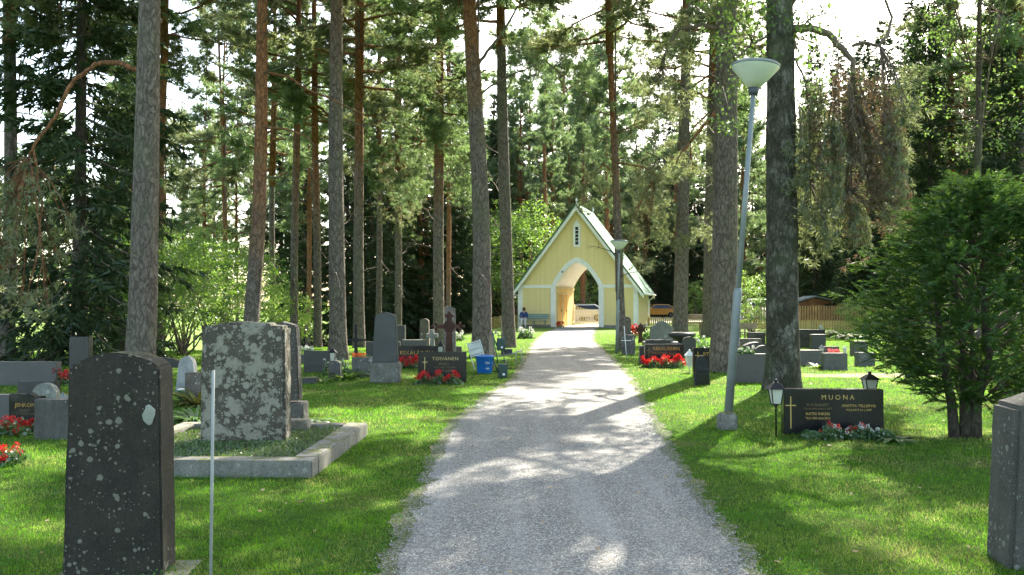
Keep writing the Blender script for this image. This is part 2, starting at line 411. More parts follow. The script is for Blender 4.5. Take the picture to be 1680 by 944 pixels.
def leafy(seed, H, Rx, nclus, per, ls, z0=.25, stems=9, base_r=.03, Ry=None, cf=.2):
    R = np.random.default_rng(seed); Ry = Ry or Rx
    u = unit(R.normal(size=(nclus, 3))); r = R.uniform(.35, 1.05, (nclus, 1)) ** .5
    lob = 1 + .28 * np.sin(u[:, :1] * 4 + seed) * np.cos(u[:, 1:2] * 5 + seed * 2)
    C = u * r * lob * np.array([Rx, Ry, H * (1 - z0) / 2]) + np.array([0, 0, H * (z0 + (1 - z0) / 2)])
    cr = R.uniform(.5, 1.3, nclus) * min(Rx, H) * cf
    P = np.repeat(C, per, 0) + R.normal(size=(nclus * per, 3)) * np.repeat(cr, per)[:, None] * np.array([.8, .8, .35])
    D = unit(P - np.array([0, 0, H * .4])) * .5 + R.normal(size=P.shape) * .5 + np.array([0, 0, -.25])
    N = R.normal(size=P.shape) * .6 + np.array([0, 0, 1.0])
    L = ls * R.uniform(.6, 1.3, len(P))
    me = arr_mesh("leaf_mass", rhombs(P, D, L, L * .55, R, N), 4)
    wood = MB()
    for k in range(stems):
        c = C[k * max(1, nclus // stems) % nclus]; an = k * 2.4; b = np.array([math.cos(an), math.sin(an), 0]) * Rx * .08
        m = (b + c) * .5 + R.normal(size=3) * .06 * H; m[2] = c[2] * .55
        wood.tube([b, (b * 1.6 + m * 1) / 2, m, c], [base_r, base_r * .8, base_r * .5, base_r * .15], 6)
    return me, wood.mesh("leafy_stems")
def clumps(R, specs, per=9, L=.16, Wd=.022, dens=1.0):
    """specs (x,y,z,rx,ry,rz) -> needle tufts in loose clumps"""
    VV = []
    for (x, y, z, rx, ry, rz) in specs:
        n = max(6, int(dens * 230 * (rx * ry * rz) ** .62))
        ng = max(3, n // 7); g = R.normal(size=(ng, 3)) * np.array([rx, ry, rz]) * .5 + np.array([x, y, z])
        gd = unit(g - np.array([x, y, z + rz * .3]) + R.normal(size=(ng, 3)) * .2)
        s = R.uniform(-.5, .5, (ng, 7)); C = g[:, None] + gd[:, None] * (s * .45)[..., None] + R.normal(size=(ng, 7, 3)) * .04
        VV.append(tufts(R, C.reshape(-1, 3), np.repeat(gd, 7, 0), per, L, Wd))
    return np.concatenate(VV)

# ------------------------------------------------------------------ ground, path, parking
def grid_mesh(name, xs, ys, zf):
    vs = [(x, y, zf(x, y)) for y in ys for x in xs]; n = len(xs)
    fs = [(j * n + i, j * n + i + 1, (j + 1) * n + i + 1, (j + 1) * n + i) for j in range(len(ys) - 1) for i in range(n - 1)]
    me = bpy.data.meshes.new(name); me.from_pydata(vs, [], fs); me.polygons.foreach_set('use_smooth', [True] * len(fs)); return me
def lawn_mat():
    t = NT("lawn"); v = t.n("TexCoord").outputs['Object']
    n1 = t.noise(v, .55, 4, .6); n2 = t.noise(v, 9, 5, .7); n3 = t.noise(t.scale(v, (1, 1, 1)), 120, 2, .8)
    c = t.mix(t.ramp(n2, [(.3, 0.0), (.7, 1.0)]), (.04, .09, .010), (.11, .21, .022))
    c = t.mix(t.ramp(n1, [(.55, 0.0), (.7, .65)]), c, (.26, .23, .10))
    c = t.mix(t.ramp(n3, [(.35, .6), (.6, 0.0)]), c, (.035, .05, .014))
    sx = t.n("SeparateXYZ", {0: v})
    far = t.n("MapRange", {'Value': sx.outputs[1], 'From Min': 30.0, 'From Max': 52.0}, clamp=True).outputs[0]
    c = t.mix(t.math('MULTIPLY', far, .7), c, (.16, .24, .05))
    return t.bsdf(c, .95, t.math('ADD', n3, n2), .03, 1.0, 0, .1)
def rng_axis(edges):
    out = []
    for a, b, s in edges:
        k = max(1, round((b - a) / s)); out += [a + (b - a) * i / k for i in range(k)]
    return out + [edges[-1][1]]
xs = rng_axis([(-400, -60, 40), (-60, -30, 3), (-30, 3, 1.0), (3, 60, 6), (60, 400, 40)])
ys = rng_axis([(-60, 0, 10), (0, 22, 4), (22, 70, 1.5), (70, 140, 7), (140, 900, 80)])
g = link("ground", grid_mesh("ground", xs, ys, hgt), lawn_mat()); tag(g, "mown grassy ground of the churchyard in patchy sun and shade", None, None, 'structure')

PL = [(-3, -.72), (0, -.72), (5.2, -.72), (7.7, -.74), (11.5, -.77), (15, -.42), (19, .08), (27, .48), (37, .95), (47, 1.7), (56, 2.75), (63, 4.3), (70, 6.0)]
PR = [(-3, 1.38), (0, 1.38), (5.2, 1.43), (7.7, 1.51), (11.5, 1.86), (15, 2.15), (19, 2.52), (27, 2.95), (37, 3.4), (47, 4.3), (56, 5.3), (63, 7.1), (70, 9.5)]
def interp(tb, y):
    for (a, va), (b, vb) in zip(tb, tb[1:]):
        if a <= y <= b: return va + (vb - va) * (y - a) / (b - a)
    return tb[0][1] if y < tb[0][0] else tb[-1][1]
def strip(name, mat, z, grow, amp, freq, seed):
    m = MB(); n = 0; vs = []; fs = []; y = -3.0; rows = 0
    while y < 70:
        l = interp(PL, y) - grow + amp * noise.noise((y * freq, seed, 0)) + amp * .5 * noise.noise((y * freq * 3.7, seed, 5)) + .05 * noise.noise((y * 16, seed, 2)) + .05 * noise.noise((y * 37, seed, 3))
        r = interp(PR, y) + grow + amp * noise.noise((y * freq, seed + 9, 0)) + amp * .5 * noise.noise((y * freq * 3.7, seed, 8)) + .05 * noise.noise((y * 16, seed, 6)) + .05 * noise.noise((y * 37, seed, 7))
        vs += [(l, y, z), (l * .67 + r * .33, y, z), (l * .33 + r * .67, y, z), (r, y, z)]; rows += 1; y += .04 if y < 13 else (.1 if y < 22 else .4)
    for j in range(rows - 1):
        for i in range(3): b = j * 4 + i; fs.append((b, b + 1, b + 5, b + 4))
    m.add(vs, fs); return m.build(name, mat)
def gravel_mat():
    t = NT("gravel"); v = t.n("TexCoord").outputs['Object']
    nd = t.n("TexVoronoi", {'Vector': v, 'Scale': 95.0}); rr = t.n("SeparateColor", {0: nd.outputs['Color']}).outputs[0]
    nd2 = t.n("TexVoronoi", {'Vector': v, 'Scale': 38.0}); r2 = t.n("SeparateColor", {0: nd2.outputs['Color']}).outputs[1]
    c = t.ramp(rr, [(0.0, (.12, .115, .10)), (.35, (.27, .26, .235)), (.75, (.43, .413, .37)), (1.0, (.68, .655, .59))])
    c = t.mix(t.ramp(nd.outputs['Distance'], [(.35, 0.0), (.75, .8)]), c, (.10, .095, .09))
    c = t.mix(t.ramp(r2, [(.8, 0.0), (.85, .55)]), c, (.16, .15, .15))
    big = t.noise(v, .9, 5, .6)
    c = t.mix(t.ramp(big, [(.5, 0.0), (.72, .35)]), c, (.36, .335, .29))
    fine = t.noise(v, 6.5, 5, .7); c = t.mix(t.ramp(fine, [(.5, 0.0), (.75, .45)]), c, (.15, .145, .135))
    sx = t.n("SeparateXYZ", {0: v}).outputs[0]
    track = t.n("TexNoise", {'Vector': t.n("CombineXYZ", {0: t.math('MULTIPLY', sx, 3.4), 1: t.math('MULTIPLY', t.n("SeparateXYZ", {0: v}).outputs[1], .22), 2: 0.0}).outputs[0], 'Scale': 1.0, 'Detail': 3.0}).outputs[0]
    c = t.mix(t.ramp(track, [(.46, 0.0), (.66, .22)]), c, (.47, .455, .43))
    h = t.math('ADD', t.math('SUBTRACT', 1.0, nd.outputs['Distance']), t.math('MULTIPLY', r2, .5))
    return t.bsdf(c, .9, h, .008, 1.0, 0, .3)
def verge_mat():
    t = NT("worn_verge"); v = t.n("TexCoord").outputs['Object']
    n = t.noise(v, 14, 5, .75); n2 = t.noise(v, 70, 3, .7)
    c = t.ramp(n, [(.3, (.09, .12, .03)), (.45, (.17, .15, .085)), (.55, (.10, .13, .03)), (.7, (.26, .245, .2))])
    nd = t.n("TexVoronoi", {'Vector': v, 'Scale': 95.0}); rr = t.n("SeparateColor", {0: nd.outputs['Color']}).outputs[0]
    c = t.mix(t.math('MULTIPLY', t.ramp(rr, [(.62, 0.0), (.66, 1.0)]), .8), c, (.34, .335, .32))
    c = t.mix(t.ramp(n2, [(.4, .5), (.6, 0.0)]), c, (.06, .055, .03))
    return t.bsdf(c, .95, n2, .02, 1.0, 0, .1)
tag(strip("path_verge", verge_mat(), .004, .11, .16, 1.6, 3), "worn strip of dry grass and dirt along the gravel path", None, None, 'structure')
tag(strip("gravel_path", gravel_mat(), .009, -.02, .13, 1.1, 1), "grey gravel path leading to the yellow gatehouse", None, None, 'structure')
pk = MB(); pk.add([(5, 71, .02), (60, 71, .02), (90, 118, .02), (-12, 118, .02)], [(0, 1, 2, 3)])
tag(pk.build("parking_area", plain("pale_gravel_yard", (.52, .49, .42), .95)), "pale gravel parking area behind the fence", None, None, 'structure')
sidep = MB(); vs = []
for i in range(25):
    x = 3.0 + i * .85; yc = 43 + 1.2 * math.sin(i * .3); vs += [(x, yc - .9 + .1 * math.sin(i * 2.1), .006), (x, yc + .9, .006)]
sidep.add(vs, [(2 * i, 2 * i + 2, 2 * i + 3, 2 * i + 1) for i in range(24)])
vs = [];
for i in range(20):
    x = 5.2 + i * .95; yc = 19.5 + .05 * i; vs += [(x, yc - .5 + .15 * math.sin(i * 1.7), .005), (x, yc + .5 + .12 * math.sin(i * 2.3), .005)]
sp2 = MB().add(vs, [(2 * i, 2 * i + 2, 2 * i + 3, 2 * i + 1) for i in range(19)])
tag(sp2.build("dry_track", plain("dry_trodden_grass", (.27, .235, .14), .95, 0.0, .25)), "dry trodden strip across the lawn behind the big tree", None, None, 'structure')

def grass_field():
    R = np.random.default_rng(5); n = 620000
    Y = 3.6 * (46 / 3.6) ** R.uniform(0, 1, n)
    X = R.uniform(-1, 1, n) * (Y * .66 + 1.4)
    pl = np.interp(Y, [p[0] for p in PL], [p[1] for p in PL]); pr = np.interp(Y, [p[0] for p in PR], [p[1] for p in PR])
    dist = np.maximum(pl - X, X - pr)            # distance outside the path
    edge = .0 + .14 * (np.sin(Y * 2.1) * .5 + np.sin(Y * 5.3 + X) * .5) * .6
    keep = dist > edge + R.exponential(.10, n) - .17
    X, Y, dist = X[keep], Y[keep], dist[keep]; n = len(X)
    nz = np.sin(X * 3.1 + np.sin(Y * 2.3)) * np.sin(Y * 2.7 + np.sin(X * 1.7))
    tuft = np.sin(X * 17 + 3 * np.sin(Y * 5)) * np.sin(Y * 15 + 3 * np.sin(X * 6))
    sc_ = .55 + Y / 13
    L = (.032 + .01 * nz + .008 * tuft) * R.uniform(.5, 1.35, n) * np.clip(.55 + dist * .9, .35, 1.0) * np.sqrt(sc_)
    Wd = .0042 * sc_ * R.uniform(.7, 1.3, n)
    Z = np.array([hgt(float(x), float(y)) if (x < 0 and y > 26) else 0 for x, y in zip(X, Y)])
    P = np.stack([X, Y, Z], 1); D = R.normal(size=(n, 3)) * np.array([.55, .55, .1]) + np.array([0, 0, 1.0])
    return arr_mesh("grass", blades(P, D, L, Wd, R), 3)
tag(link("lawn_grass", grass_field(), GRASSM), "short mown green grass covering the churchyard lawn", "grass", None, 'stuff')
def clover():
    R = np.random.default_rng(15); nc = 420; Yc = 3.8 * (18 / 3.8) ** R.uniform(0, 1, nc); Xc = R.uniform(-1, 1, nc) * (Yc * .66 + 1)
    per = 75; X = np.repeat(Xc, per) + R.normal(size=nc * per) * .13; Y = np.repeat(Yc, per) + R.normal(size=nc * per) * .13
    pl = np.interp(Y, [p[0] for p in PL], [p[1] for p in PL]); pr = np.interp(Y, [p[0] for p in PR], [p[1] for p in PR])
    k = np.maximum(pl - X, X - pr) > .02; X, Y = X[k], Y[k]; n = len(X)
    P = np.stack([X, Y, R.uniform(.02, .045, n)], 1); D = R.normal(size=(n, 3)) * np.array([1, 1, .25]); L = R.uniform(.010, .020, n)
    return arr_mesh("clover", rhombs(P, D, L, L * .85, R, R.normal(size=(n, 3)) * .45 + np.array([0, 0, 1])), 4)
tag(link("lawn_clover", clover(), leafmat("clover_leaves", (.04, .13, .03), (.09, .21, .05), (.15, .34, .06), .35, 2.0, .0)), "clover and small lawn weeds growing among the grass", "clover", None, 'stuff')
R = np.random.default_rng(8); n = 260
Y = R.uniform(4, 22, n); X = R.uniform(-1, 1, n) * Y * .6
P = np.stack([X, Y, R.uniform(.02, .045, n)], 1); D = R.normal(size=(n, 3)) * np.array([1, 1, .15]); L = R.uniform(.03, .06, n)
tag(link("fallen_leaves", arr_mesh("fallen_leaves", rhombs(P, D, L, L * .6, R, R.normal(size=(n, 3)) * .3 + np.array([0, 0, 1])), 4), leafmat("dry_leaves", (.25, .15, .07), (.5, .38, .22), (.4, .3, .1), .2, 1.0, .05)),
    "dry tan leaves scattered over lawn and path", "fallen leaves", None, 'stuff')
def pebbles():
    R = np.random.default_rng(21); n = 11000; Y = 3.9 * (15 / 3.9) ** R.uniform(0, 1, n)
    pl = np.interp(Y, [p[0] for p in PL], [p[1] for p in PL]); pr = np.interp(Y, [p[0] for p in PR], [p[1] for p in PR])
    u = R.uniform(0, 1, n); side = R.uniform(0, 1, n) < .62
    X = np.where(side, np.where(u < .5, pl + .03 + R.normal(size=n) * .07, pr - .03 + R.normal(size=n) * .07), pl + (pr - pl) * R.uniform(0, 1, n))
    r = R.uniform(.003, .008, n)[:, None] * R.uniform(.6, 1.2, (n, 3)); C = np.stack([X, Y, .010 + r[:, 2] * .5], 1); an = R.uniform(0, 6.283, n)
    ax = np.stack([np.cos(an) * r[:, 0], np.sin(an) * r[:, 0], R.normal(size=n) * .001], 1); ay = np.stack([-np.sin(an) * r[:, 1], np.cos(an) * r[:, 1], R.normal(size=n) * .001], 1); az = np.stack([r[:, 0] * .2, r[:, 0] * .1, r[:, 2]], 1)
    T = []
    for sx in (1, -1):
        for sy in (1, -1):
            a_, b_ = C + ax * sx, C + ay * sy
            T += [np.stack([a_, b_, C + az], 1) if sx * sy > 0 else np.stack([b_, a_, C + az], 1)]
    return arr_mesh("loose_gravel", np.concatenate(T), 3)
tp = NT("pebbles"); tp.bsdf(tp.ramp(tp.n("NewGeometry").outputs['Random Per Island'], [(0.0, (.12, .115, .10)), (.6, (.27, .26, .235)), (1.0, (.46, .44, .40))]), .9)
tag(link("loose_gravel", pebbles(), tp.m), "loose pebbles scattered along the gravel path edges", "gravel", None, 'stuff')
# ------------------------------------------------------------------ gravestones
def slab_mesh(w, h, d, top='flat', rise=0.0, taper=1.0, dtaper=1.0, amp=.004, nx=14, nz=16, nd=4, bevel=.008, seed=0):
    """subdivided stone block: top profile as function of s in -1..1"""
    def prof(s):
        if top == 'arch': return h - rise * s * s
        if top == 'peak': return h - rise * abs(s)
        if top == 'round': return h - rise + rise * math.sqrt(max(0, 1 - s * s))
        if top == 'ogee': return h - rise * (1 - math.cos(math.pi * s)) / 2
        if top == 'notch': return h - (rise if abs(s) > .62 else 0) - .03 * s * s
        if top == 'rough': return h - rise * (.5 + .5 * noise.noise((s * 2.3, seed, 1))) - rise * .6 * max(0, s)
        return h
    vid = {}; vs = []; fs = []
    def V(i, j, k):
        key = (i, j, k)
        if key not in vid:
            s = -math.cos(math.pi * i / nx) if top == 'round' else 2 * i / nx - 1
            t = j / nz; r = 2 * k / nd - 1
            ww = w / 2 * (1 + (taper - 1) * t); dd = d / 2 * (1 + (dtaper - 1) * t)
            vid[key] = len(vs); vs.append((s * ww, r * dd, t * prof(s)))
        return vid[key]
    for j in range(nz):
        for i in range(nx):
            fs.append((V(i, j, 0), V(i + 1, j, 0), V(i + 1, j + 1, 0), V(i, j + 1, 0)))
            fs.append((V(i + 1, j, nd), V(i, j, nd), V(i, j + 1, nd), V(i + 1, j + 1, nd)))
        for k in range(nd):
            fs.append((V(0, j, k + 1), V(0, j, k), V(0, j + 1, k), V(0, j + 1, k + 1)))
            fs.append((V(nx, j, k), V(nx, j, k + 1), V(nx, j + 1, k + 1), V(nx, j + 1, k)))
    for i in range(nx):
        for k in range(nd):
            fs.append((V(i, nz, k), V(i + 1, nz, k), V(i + 1, nz, k + 1), V(i, nz, k + 1)))
            fs.append((V(i + 1, 0, k), V(i, 0, k), V(i, 0, k + 1), V(i + 1, 0, k + 1)))
    me = bpy.data.meshes.new("stone"); me.from_pydata(vs, [], fs)
    bm = bmesh.new(); bm.from_mesh(me); bmesh.ops.recalc_face_normals(bm, faces=bm.faces)
    if bevel:
        ed = [e for e in bm.edges if len(e.link_faces) == 2 and e.calc_face_angle(0) > math.radians(50)]
        bmesh.ops.bevel(bm, geom=ed, offset=bevel, segments=2, affect='EDGES', clamp_overlap=True)
    if amp:
        for v in bm.verts:
            q = v.co * 5 + Vector((seed * 3.3, 0, 0)); nrm = v.normal
            v.co += v.normal * amp * (noise.noise(q) + .6 * noise.noise(q * 3.1))
    for f in bm.faces: f.smooth = True
    bm.to_mesh(me); bm.free()
    me.set_sharp_from_angle(angle=math.radians(40)); return me
def text(s, size, parent, x, z, yfront, mat=GOLD, name="inscription", align='CENTER', space=1.0, ex=.0015):
    cu = bpy.data.curves.new("t", 'FONT'); cu.body = s; cu.size = size; cu.align_x = align; cu.extrude = ex
    cu.space_character = space; cu.resolution_u = 3
    o = bpy.data.objects.new("t", cu); col.objects.link(o)
    bpy.context.view_layer.update()
    me = bpy.data.meshes.new_from_object(o.evaluated_get(bpy.context.evaluated_depsgraph_get()))
    bpy.data.objects.remove(o); bpy.data.curves.remove(cu)
    me.materials.clear(); me.materials.append(mat)
    t = link(name, me, None, parent, (x, yfront - ex, z)); t.rotation_euler = (math.radians(90), 0, 0); return t
def cross_emblem(parent, x, z0, z1, arm, t, yfront, mat=GOLD):
    m = MB(); m.box(x - t / 2, x + t / 2, yfront - .004, yfront - .0005, z0, z1)
    zz = z0 + (z1 - z0) * .72; m.box(x - arm / 2, x - t / 2, yfront - .004, yfront - .0005, zz - t / 2, zz + t / 2)
    m.box(x + t / 2, x + arm / 2, yfront - .004, yfront - .0005, zz - t / 2, zz + t / 2)
    return m.build("cross_emblem", mat, parent)
def measure(x0, x1, yb, yt, Y=None):
    """pixel box -> ground point, width, height, depth Y"""
    cx = (x0 + x1) / 2
    if Y is None: p = G(cx, yb)
    else: p = at(cx, yb, Y); p.z = hgt(p.x, p.y)
    w = (x1 - x0) / F * p.y; h = at(cx, yt, p.y).z - p.z
    return p, w, h
GS = "grave markers around the churchyard"
SEED = [0]
def grave(x0, x1, yb, yt, d, mat, label, top='flat', rise=0.0, taper=1.0, yaw=0, Y=None, amp=.004, root=False, name="gravestone", cat="gravestone", **kw):
    p, w, h = measure(x0, x1, yb, yt, Y); SEED[0] += 1
    me = slab_mesh(w, h + .04, d, top, rise, taper, amp=amp, seed=SEED[0], **kw)
    loc = Vector((p.x, p.y + d / 2, p.z - .04))
    if root:
        r = empty(name, loc, label, cat, GS, math.radians(yaw)); s = link("slab", me, mat, r)
        return r, s, w, h + .04, d
    o = link(name, me, mat, None, loc, math.radians(yaw)); tag(o, label, cat, GS); return o

LD = lichen((.034, .030, .023), .42, 19.0, .3, 2, (.22, .21, .16))
LC = lichen((.080, .070, .052), .8, 11.0, .2, 3, (.33, .31, .24))
# foreground left stele on a plinth
r, s, w, h, d = grave(101, 262, 946, 579, .26, LD, "tall blackish arched headstone with pale lichen spots in the left foreground", 'arch', .085, .90, 4, root=True, Y=5.19, nx=22, nz=40, nd=8, amp=.006, bevel=.014)
MB().box(-.34, .43, -.15, .19, -.08, .045).build("plinth", CONC, r, bevel=.012)
spot = MB()
spot.add([(.035 * math.cos(k * .524) * (1 + .28 * math.sin(k * 2.2)), 0, .062 * math.sin(k * .524)) for k in range(12)] + [(.03 * math.cos(k * .524), -.004, .055 * math.sin(k * .524)) for k in range(12)],
         [(k, (k + 1) % 12, 12 + (k + 1) % 12, 12 + k) for k in range(12)] + [tuple(range(12, 24))])
so_ = spot.build("lichen_patch", plain("pale_lichen", (.30, .31, .25), .95, 0.0, .15, 60.0, .004), r, (.205, -.1375, .985))
# right edge stele
r, s, w, h, d = grave(1666, 1880, 936, 640, .34, lichen((.085, .078, .065), .4, 17.0, .1, 5, (.24, .24, .21)), "weathered grey granite headstone cut off by the right edge", 'ogee', .10, .86, -5, root=True, Y=5.3, nx=18, nz=34, nd=8, amp=.006, bevel=.045)
MB().box(-.47, .5, -.24, .24, -.08, .035).build("plinth", CONC, r, bevel=.012)
# thin metal rod
p = at(345, 944, 4.75); m = MB().tube([(0, 0, -.2), (.01, 0, 1.24)], .0085, 10)
tag(m.build("marker_rod", plain("matt_grey_rod", (.30, .31, .28), .6, 0.0), None, (p.x, 4.75, 0)), "thin grey metal rod stuck in the grass before the lichened stone", "metal rod")
# plot with kerb
pc = G(512, 786); pb = at(603, 715, 10.75)
r = empty("grave_plot", (pc.x, pc.y, 0), "raised grave plot framed by a mossy concrete kerb under the big lichened stone", "grave plot", None)
dv = Vector((pb.x - pc.x, pb.y - pc.y, 0)); Lk = dv.length; an = math.atan2(dv.x, dv.y); r.rotation_euler.z = -an
def kerb(x0, x1, y0, y1, hh=.155):
    nx = max(2, int((x1 - x0) / .09)); ny = max(2, int((y1 - y0) / .09)); m = MB()
    bm = slab_mesh(x1 - x0, hh + .06, y1 - y0, amp=.006, nx=nx, nz=3, nd=ny, bevel=.012, seed=x0 * 3 + y0)
    return link("kerb", bm, CONC, r, ((x0 + x1) / 2, (y0 + y1) / 2, -.06))
kerb(-2.25, 0, 0, .23); kerb(-.24, .0, .245, Lk); kerb(-2.25, -.25, Lk - .2, Lk); kerb(-2.25, -2.03, .245, Lk - .215)
MB().box(-2.02, -.25, .24, Lk - .21, -.02, .10).build("soil_bed", plain("dark_soil", (.05, .045, .03), .95), r)
R = np.random.default_rng(11); n = 15000
X = R.uniform(-2.02, -.25, n); Yy = R.uniform(.24, Lk - .2, n); P = np.stack([X, Yy, .10 + R.uniform(0, .03, n)], 1)
D = R.normal(size=(n, 3)) * .8 + np.array([0, 0, .6]); L = R.uniform(.012, .03, n)
cv = link("ground_cover", arr_mesh("ground_cover", rhombs(P, D, L, L * .6, R, R.normal(size=(n, 3)) + np.array([0, 0, 1])), 4), leafmat("plot_greenery", (.04, .10, .02), (.12, .20, .05), (.2, .3, .05), .35, 3.0, .06), r); cv['kind'] = 'stuff'
# big lichen stone
r, s, w, h, d = grave(327, 466, 742, 529, .34, LC, "massive grey headstone crusted with pale lichen standing in the kerbed plot", 'notch', .02, .965, 3, root=True, Y=9.55, nx=30, nz=34, nd=10, amp=.011, bevel=.03)
# pair stone behind
r, s, w, h, d = grave(431, 490, 657, 527, .26, lichen((.075, .068, .058), .5, 12.0, .2, 6, (.25, .24, .20)), "narrow peaked grey headstone on a square pedestal just behind the lichened stone", 'peak', .07, .80, 2, root=True, Y=11.6, nx=14, nz=24, nd=6, amp=.006, bevel=.02)
zb = at(460, 657, 11.6).z; r.location.z = 0; s.location.z = zb - .01; s.scale.z = (at(460, 527, 11.6).z - zb) / h
link("pedestal", slab_mesh(w + .12, zb - .04, .40, amp=.006, nx=10, nz=6, nd=6, bevel=.015, seed=4), MIDL, r)
o = grave(455, 503, 716, 690, .22, CONC, "low grey concrete block at the foot of the peaked headstone", Y=10.35, bevel=.012, name="stone_block", cat="stone block")
# obelisk
r, s, w, h, d = grave(610, 652, 595, 512, .30, granite("slate_grey_granite", (.040, .042, .038), .35, .35), "tapering dark obelisk with pointed cap on a mossy rough pedestal", 'peak', .10, .80, 3, root=True, Y=17.8, bevel=.02, dtaper=.8)
zb = at(629, 595, 17.8).z; s.location.z = zb + .0; s.scale.z = (at(629, 512, 17.8).z - zb) / h; r.location.z = 0
link("pedestal", slab_mesh(.60, zb, .44, amp=.01, nx=10, nz=8, nd=6, bevel=.02, seed=9), lichen((.15, .14, .12), .45, 10.0, 1.0, 7, (.3, .3, .26)), r)
# Toivanen
r, s, w, h, d = grave(686, 765, 627, 578, .15, BLACKG, "black polished gravestone reading TOIVANEN with gilt cross and red geraniums", yaw=2, Y=17.85, amp=0, root=True, bevel=.006)
yf = -d / 2
text("TOIVANEN", .098, r, .06, h - .165, yf, plain("brass_letters", (.50, .40, .18), .4, .5), space=1.12)
text("ERKKI J.", .062, r, .03, h - .255, yf, DULL_GOLD); text("*17.3.1920 †15.8.1991", .050, r, .05, h - .325, yf, DULL_GOLD); text("TYYNE ELVIIRA", .055, r, .05, h - .395, yf, DULL_GOLD)
cross_emblem(r, -.355, h - .46, h - .10, .11, .014, yf, plain("brass_letters", (.50, .40, .18), .4, .5))
# left Kekalainen
r, s, w, h, d = grave(640, 718, 603, 568, .16, BLACKG, "black gravestone reading KEKALAINEN half hidden behind the obelisk", yaw=1, Y=22.2, amp=0, root=True, bevel=.006)
text("KEKÄLÄINEN", .135, r, .06, h - .215, -d / 2, DULL_GOLD if False else plain("amber_letters", (.45, .28, .08), .4, .4), space=1.05); text("AARNE ELIAS", .07, r, .06, h - .315, -d / 2, DULL_GOLD)
# rusty cross
def iron_cross(px, yb, yt, ya, x0, x1, Y, label, mat, th=.05, lobes=True, base=True, name="grave_cross"):
    p = at(px, yb, Y); p.z = hgt(p.x, p.y); H = at(px, yt, Y).z - p.z; za = at(px, ya, Y).z - p.z
    xa = (x0 - px) / F * Y; xb = (x1 - px) / F * Y
    r = empty(name, p, label, "cross", GS, .06)
    m = MB(); t = th
    m.prism([(-t * 1.5, -.05), (t * 1.5, -.05), (t, za - t * 2), (t * 1.8, za - t), (-t * 1.8, za - t), (-t, za - t * 2)], -t * .5, t * .5)
    m.prism([(-t * 1.8, za - t + .001), (t * 1.8, za - t + .001), (t * 1.8, za + t), (t * .9, za + t * 2), (t * .8, H - t), (-t * .8, H - t), (-t * .9, za + t * 2), (-t * 1.8, za + t)], -t * .45, t * .45)
    if lobes:
        for dx, dz in ((0, 0), (t, -t), (-t, -t)): m.ball((dx, 0, H - t * .7 + dz), t * .6, 1, .6, 1, 6)
    m.build("shaft", mat, r)
    for xe, sg in ((xa, -1), (xb, 1)):
        m = MB()
        m.prism([(sg * t * 1.8, za - t * .7), (xe - sg * t, za - t * .6), (xe - sg * t, za + t * .6), (sg * t * 1.8, za + t * .7)], -t * .4, t * .4)
        if lobes:
            for dx, dz in ((0, 0), (-t * 1.1, t), (-t * 1.1, -t)): m.ball((xe + sg * dx, 0, za + dz), t * .6, 1, .6, 1, 6)
        m.build("arm", mat, r)
    return r
iron_cross(737, 600, 510, 536, 710, 760, 21.0, "big rusty brown iron cross with trefoil ends behind the TOIVANEN stone", RUST, .07)
grave(727, 748, 588, 501, .2, lichen((.17, .15, .125), .3, 9.0, 0, 8), "tall narrow rough granite pillar directly behind the rusty iron cross", 'rough', .08, .82, Y=23.5, amp=.02)
iron_cross(584, 600, 530, 558, 568, 603, 21.5, "thin black iron cross with a flat crossbar left of the obelisk", IRON, .035, False)
def stone_cross(px, yb, yt, ya, x0, x1, Y, label, mat):
    p = at(px, yb, Y); p.z = hgt(p.x, p.y); H = at(px, yt, Y).z - p.z; za = at(px, ya, Y).z - p.z; wa = (x1 - x0) / F * Y / 2; t = wa * .34
    m = MB().prism([(-t * 1.5, 0), (t * 1.5, 0), (t, za - t), (wa, za - t * 1.2), (wa, za + t * 1.2), (t, za + t), (t * 1.1, H), (-t * 1.1, H), (-t, za + t), (-wa, za + t * 1.2), (-wa, za - t * 1.2), (-t, za - t)], -.06, .06)
    tag(m.build("stone_cross", mat, None, p, bevel=.02), label, "cross", GS)
stone_cross(709, 580, 541, 551, 700, 719, 26, "small pale stone cross beside the lantern behind the black gravestone", lichen((.22, .21, .19), .3, 10.0))
grave(688, 704, 560, 523, .3, BROWNG, "slim brown rounded stele before the picket fence left of the cross", 'round', .12, .9, Y=33, amp=.012)
grave(648, 664, 578, 534, .3, DARKG, "upright dark block stone just right of the obelisk top", Y=28)
grave(600, 656, 592, 561, .2, DARKG, "wide dark low gravestone behind the obelisk and black cross", Y=25)
grave(660, 700, 566, 558, .25, GREYG, "low grey stone with pale top edge behind the left KEKALAINEN stone", Y=27)
grave(747, 757, 585, 569, .2, GREYG, "little grey block stone right of the rusty cross foot", Y=24)
grave(577, 612, 618, 587, .35, lichen((.14, .135, .12), .5, 9.0, .4, 9), "squat lichened block stone with orange flowers on top", Y=19.2, amp=.012)
grave(539, 558, 623, 592, .16, MIDL, "small grey stele in front of the largest left pine", 'arch', .05, Y=18.6, amp=.01)
grave(498, 540, 611, 576, .16, DARKG, "plain dark slab gravestone with white flowers lying on top", Y=20.5)
grave(494, 519, 629, 621, .3, DARKG, "flat dark stone lying low in the grass near the pine", Y=17.6)
grave(480, 500, 604, 582, .2, GREYG, "grey gravestone half behind the dark slab stone by the fence", Y=24)
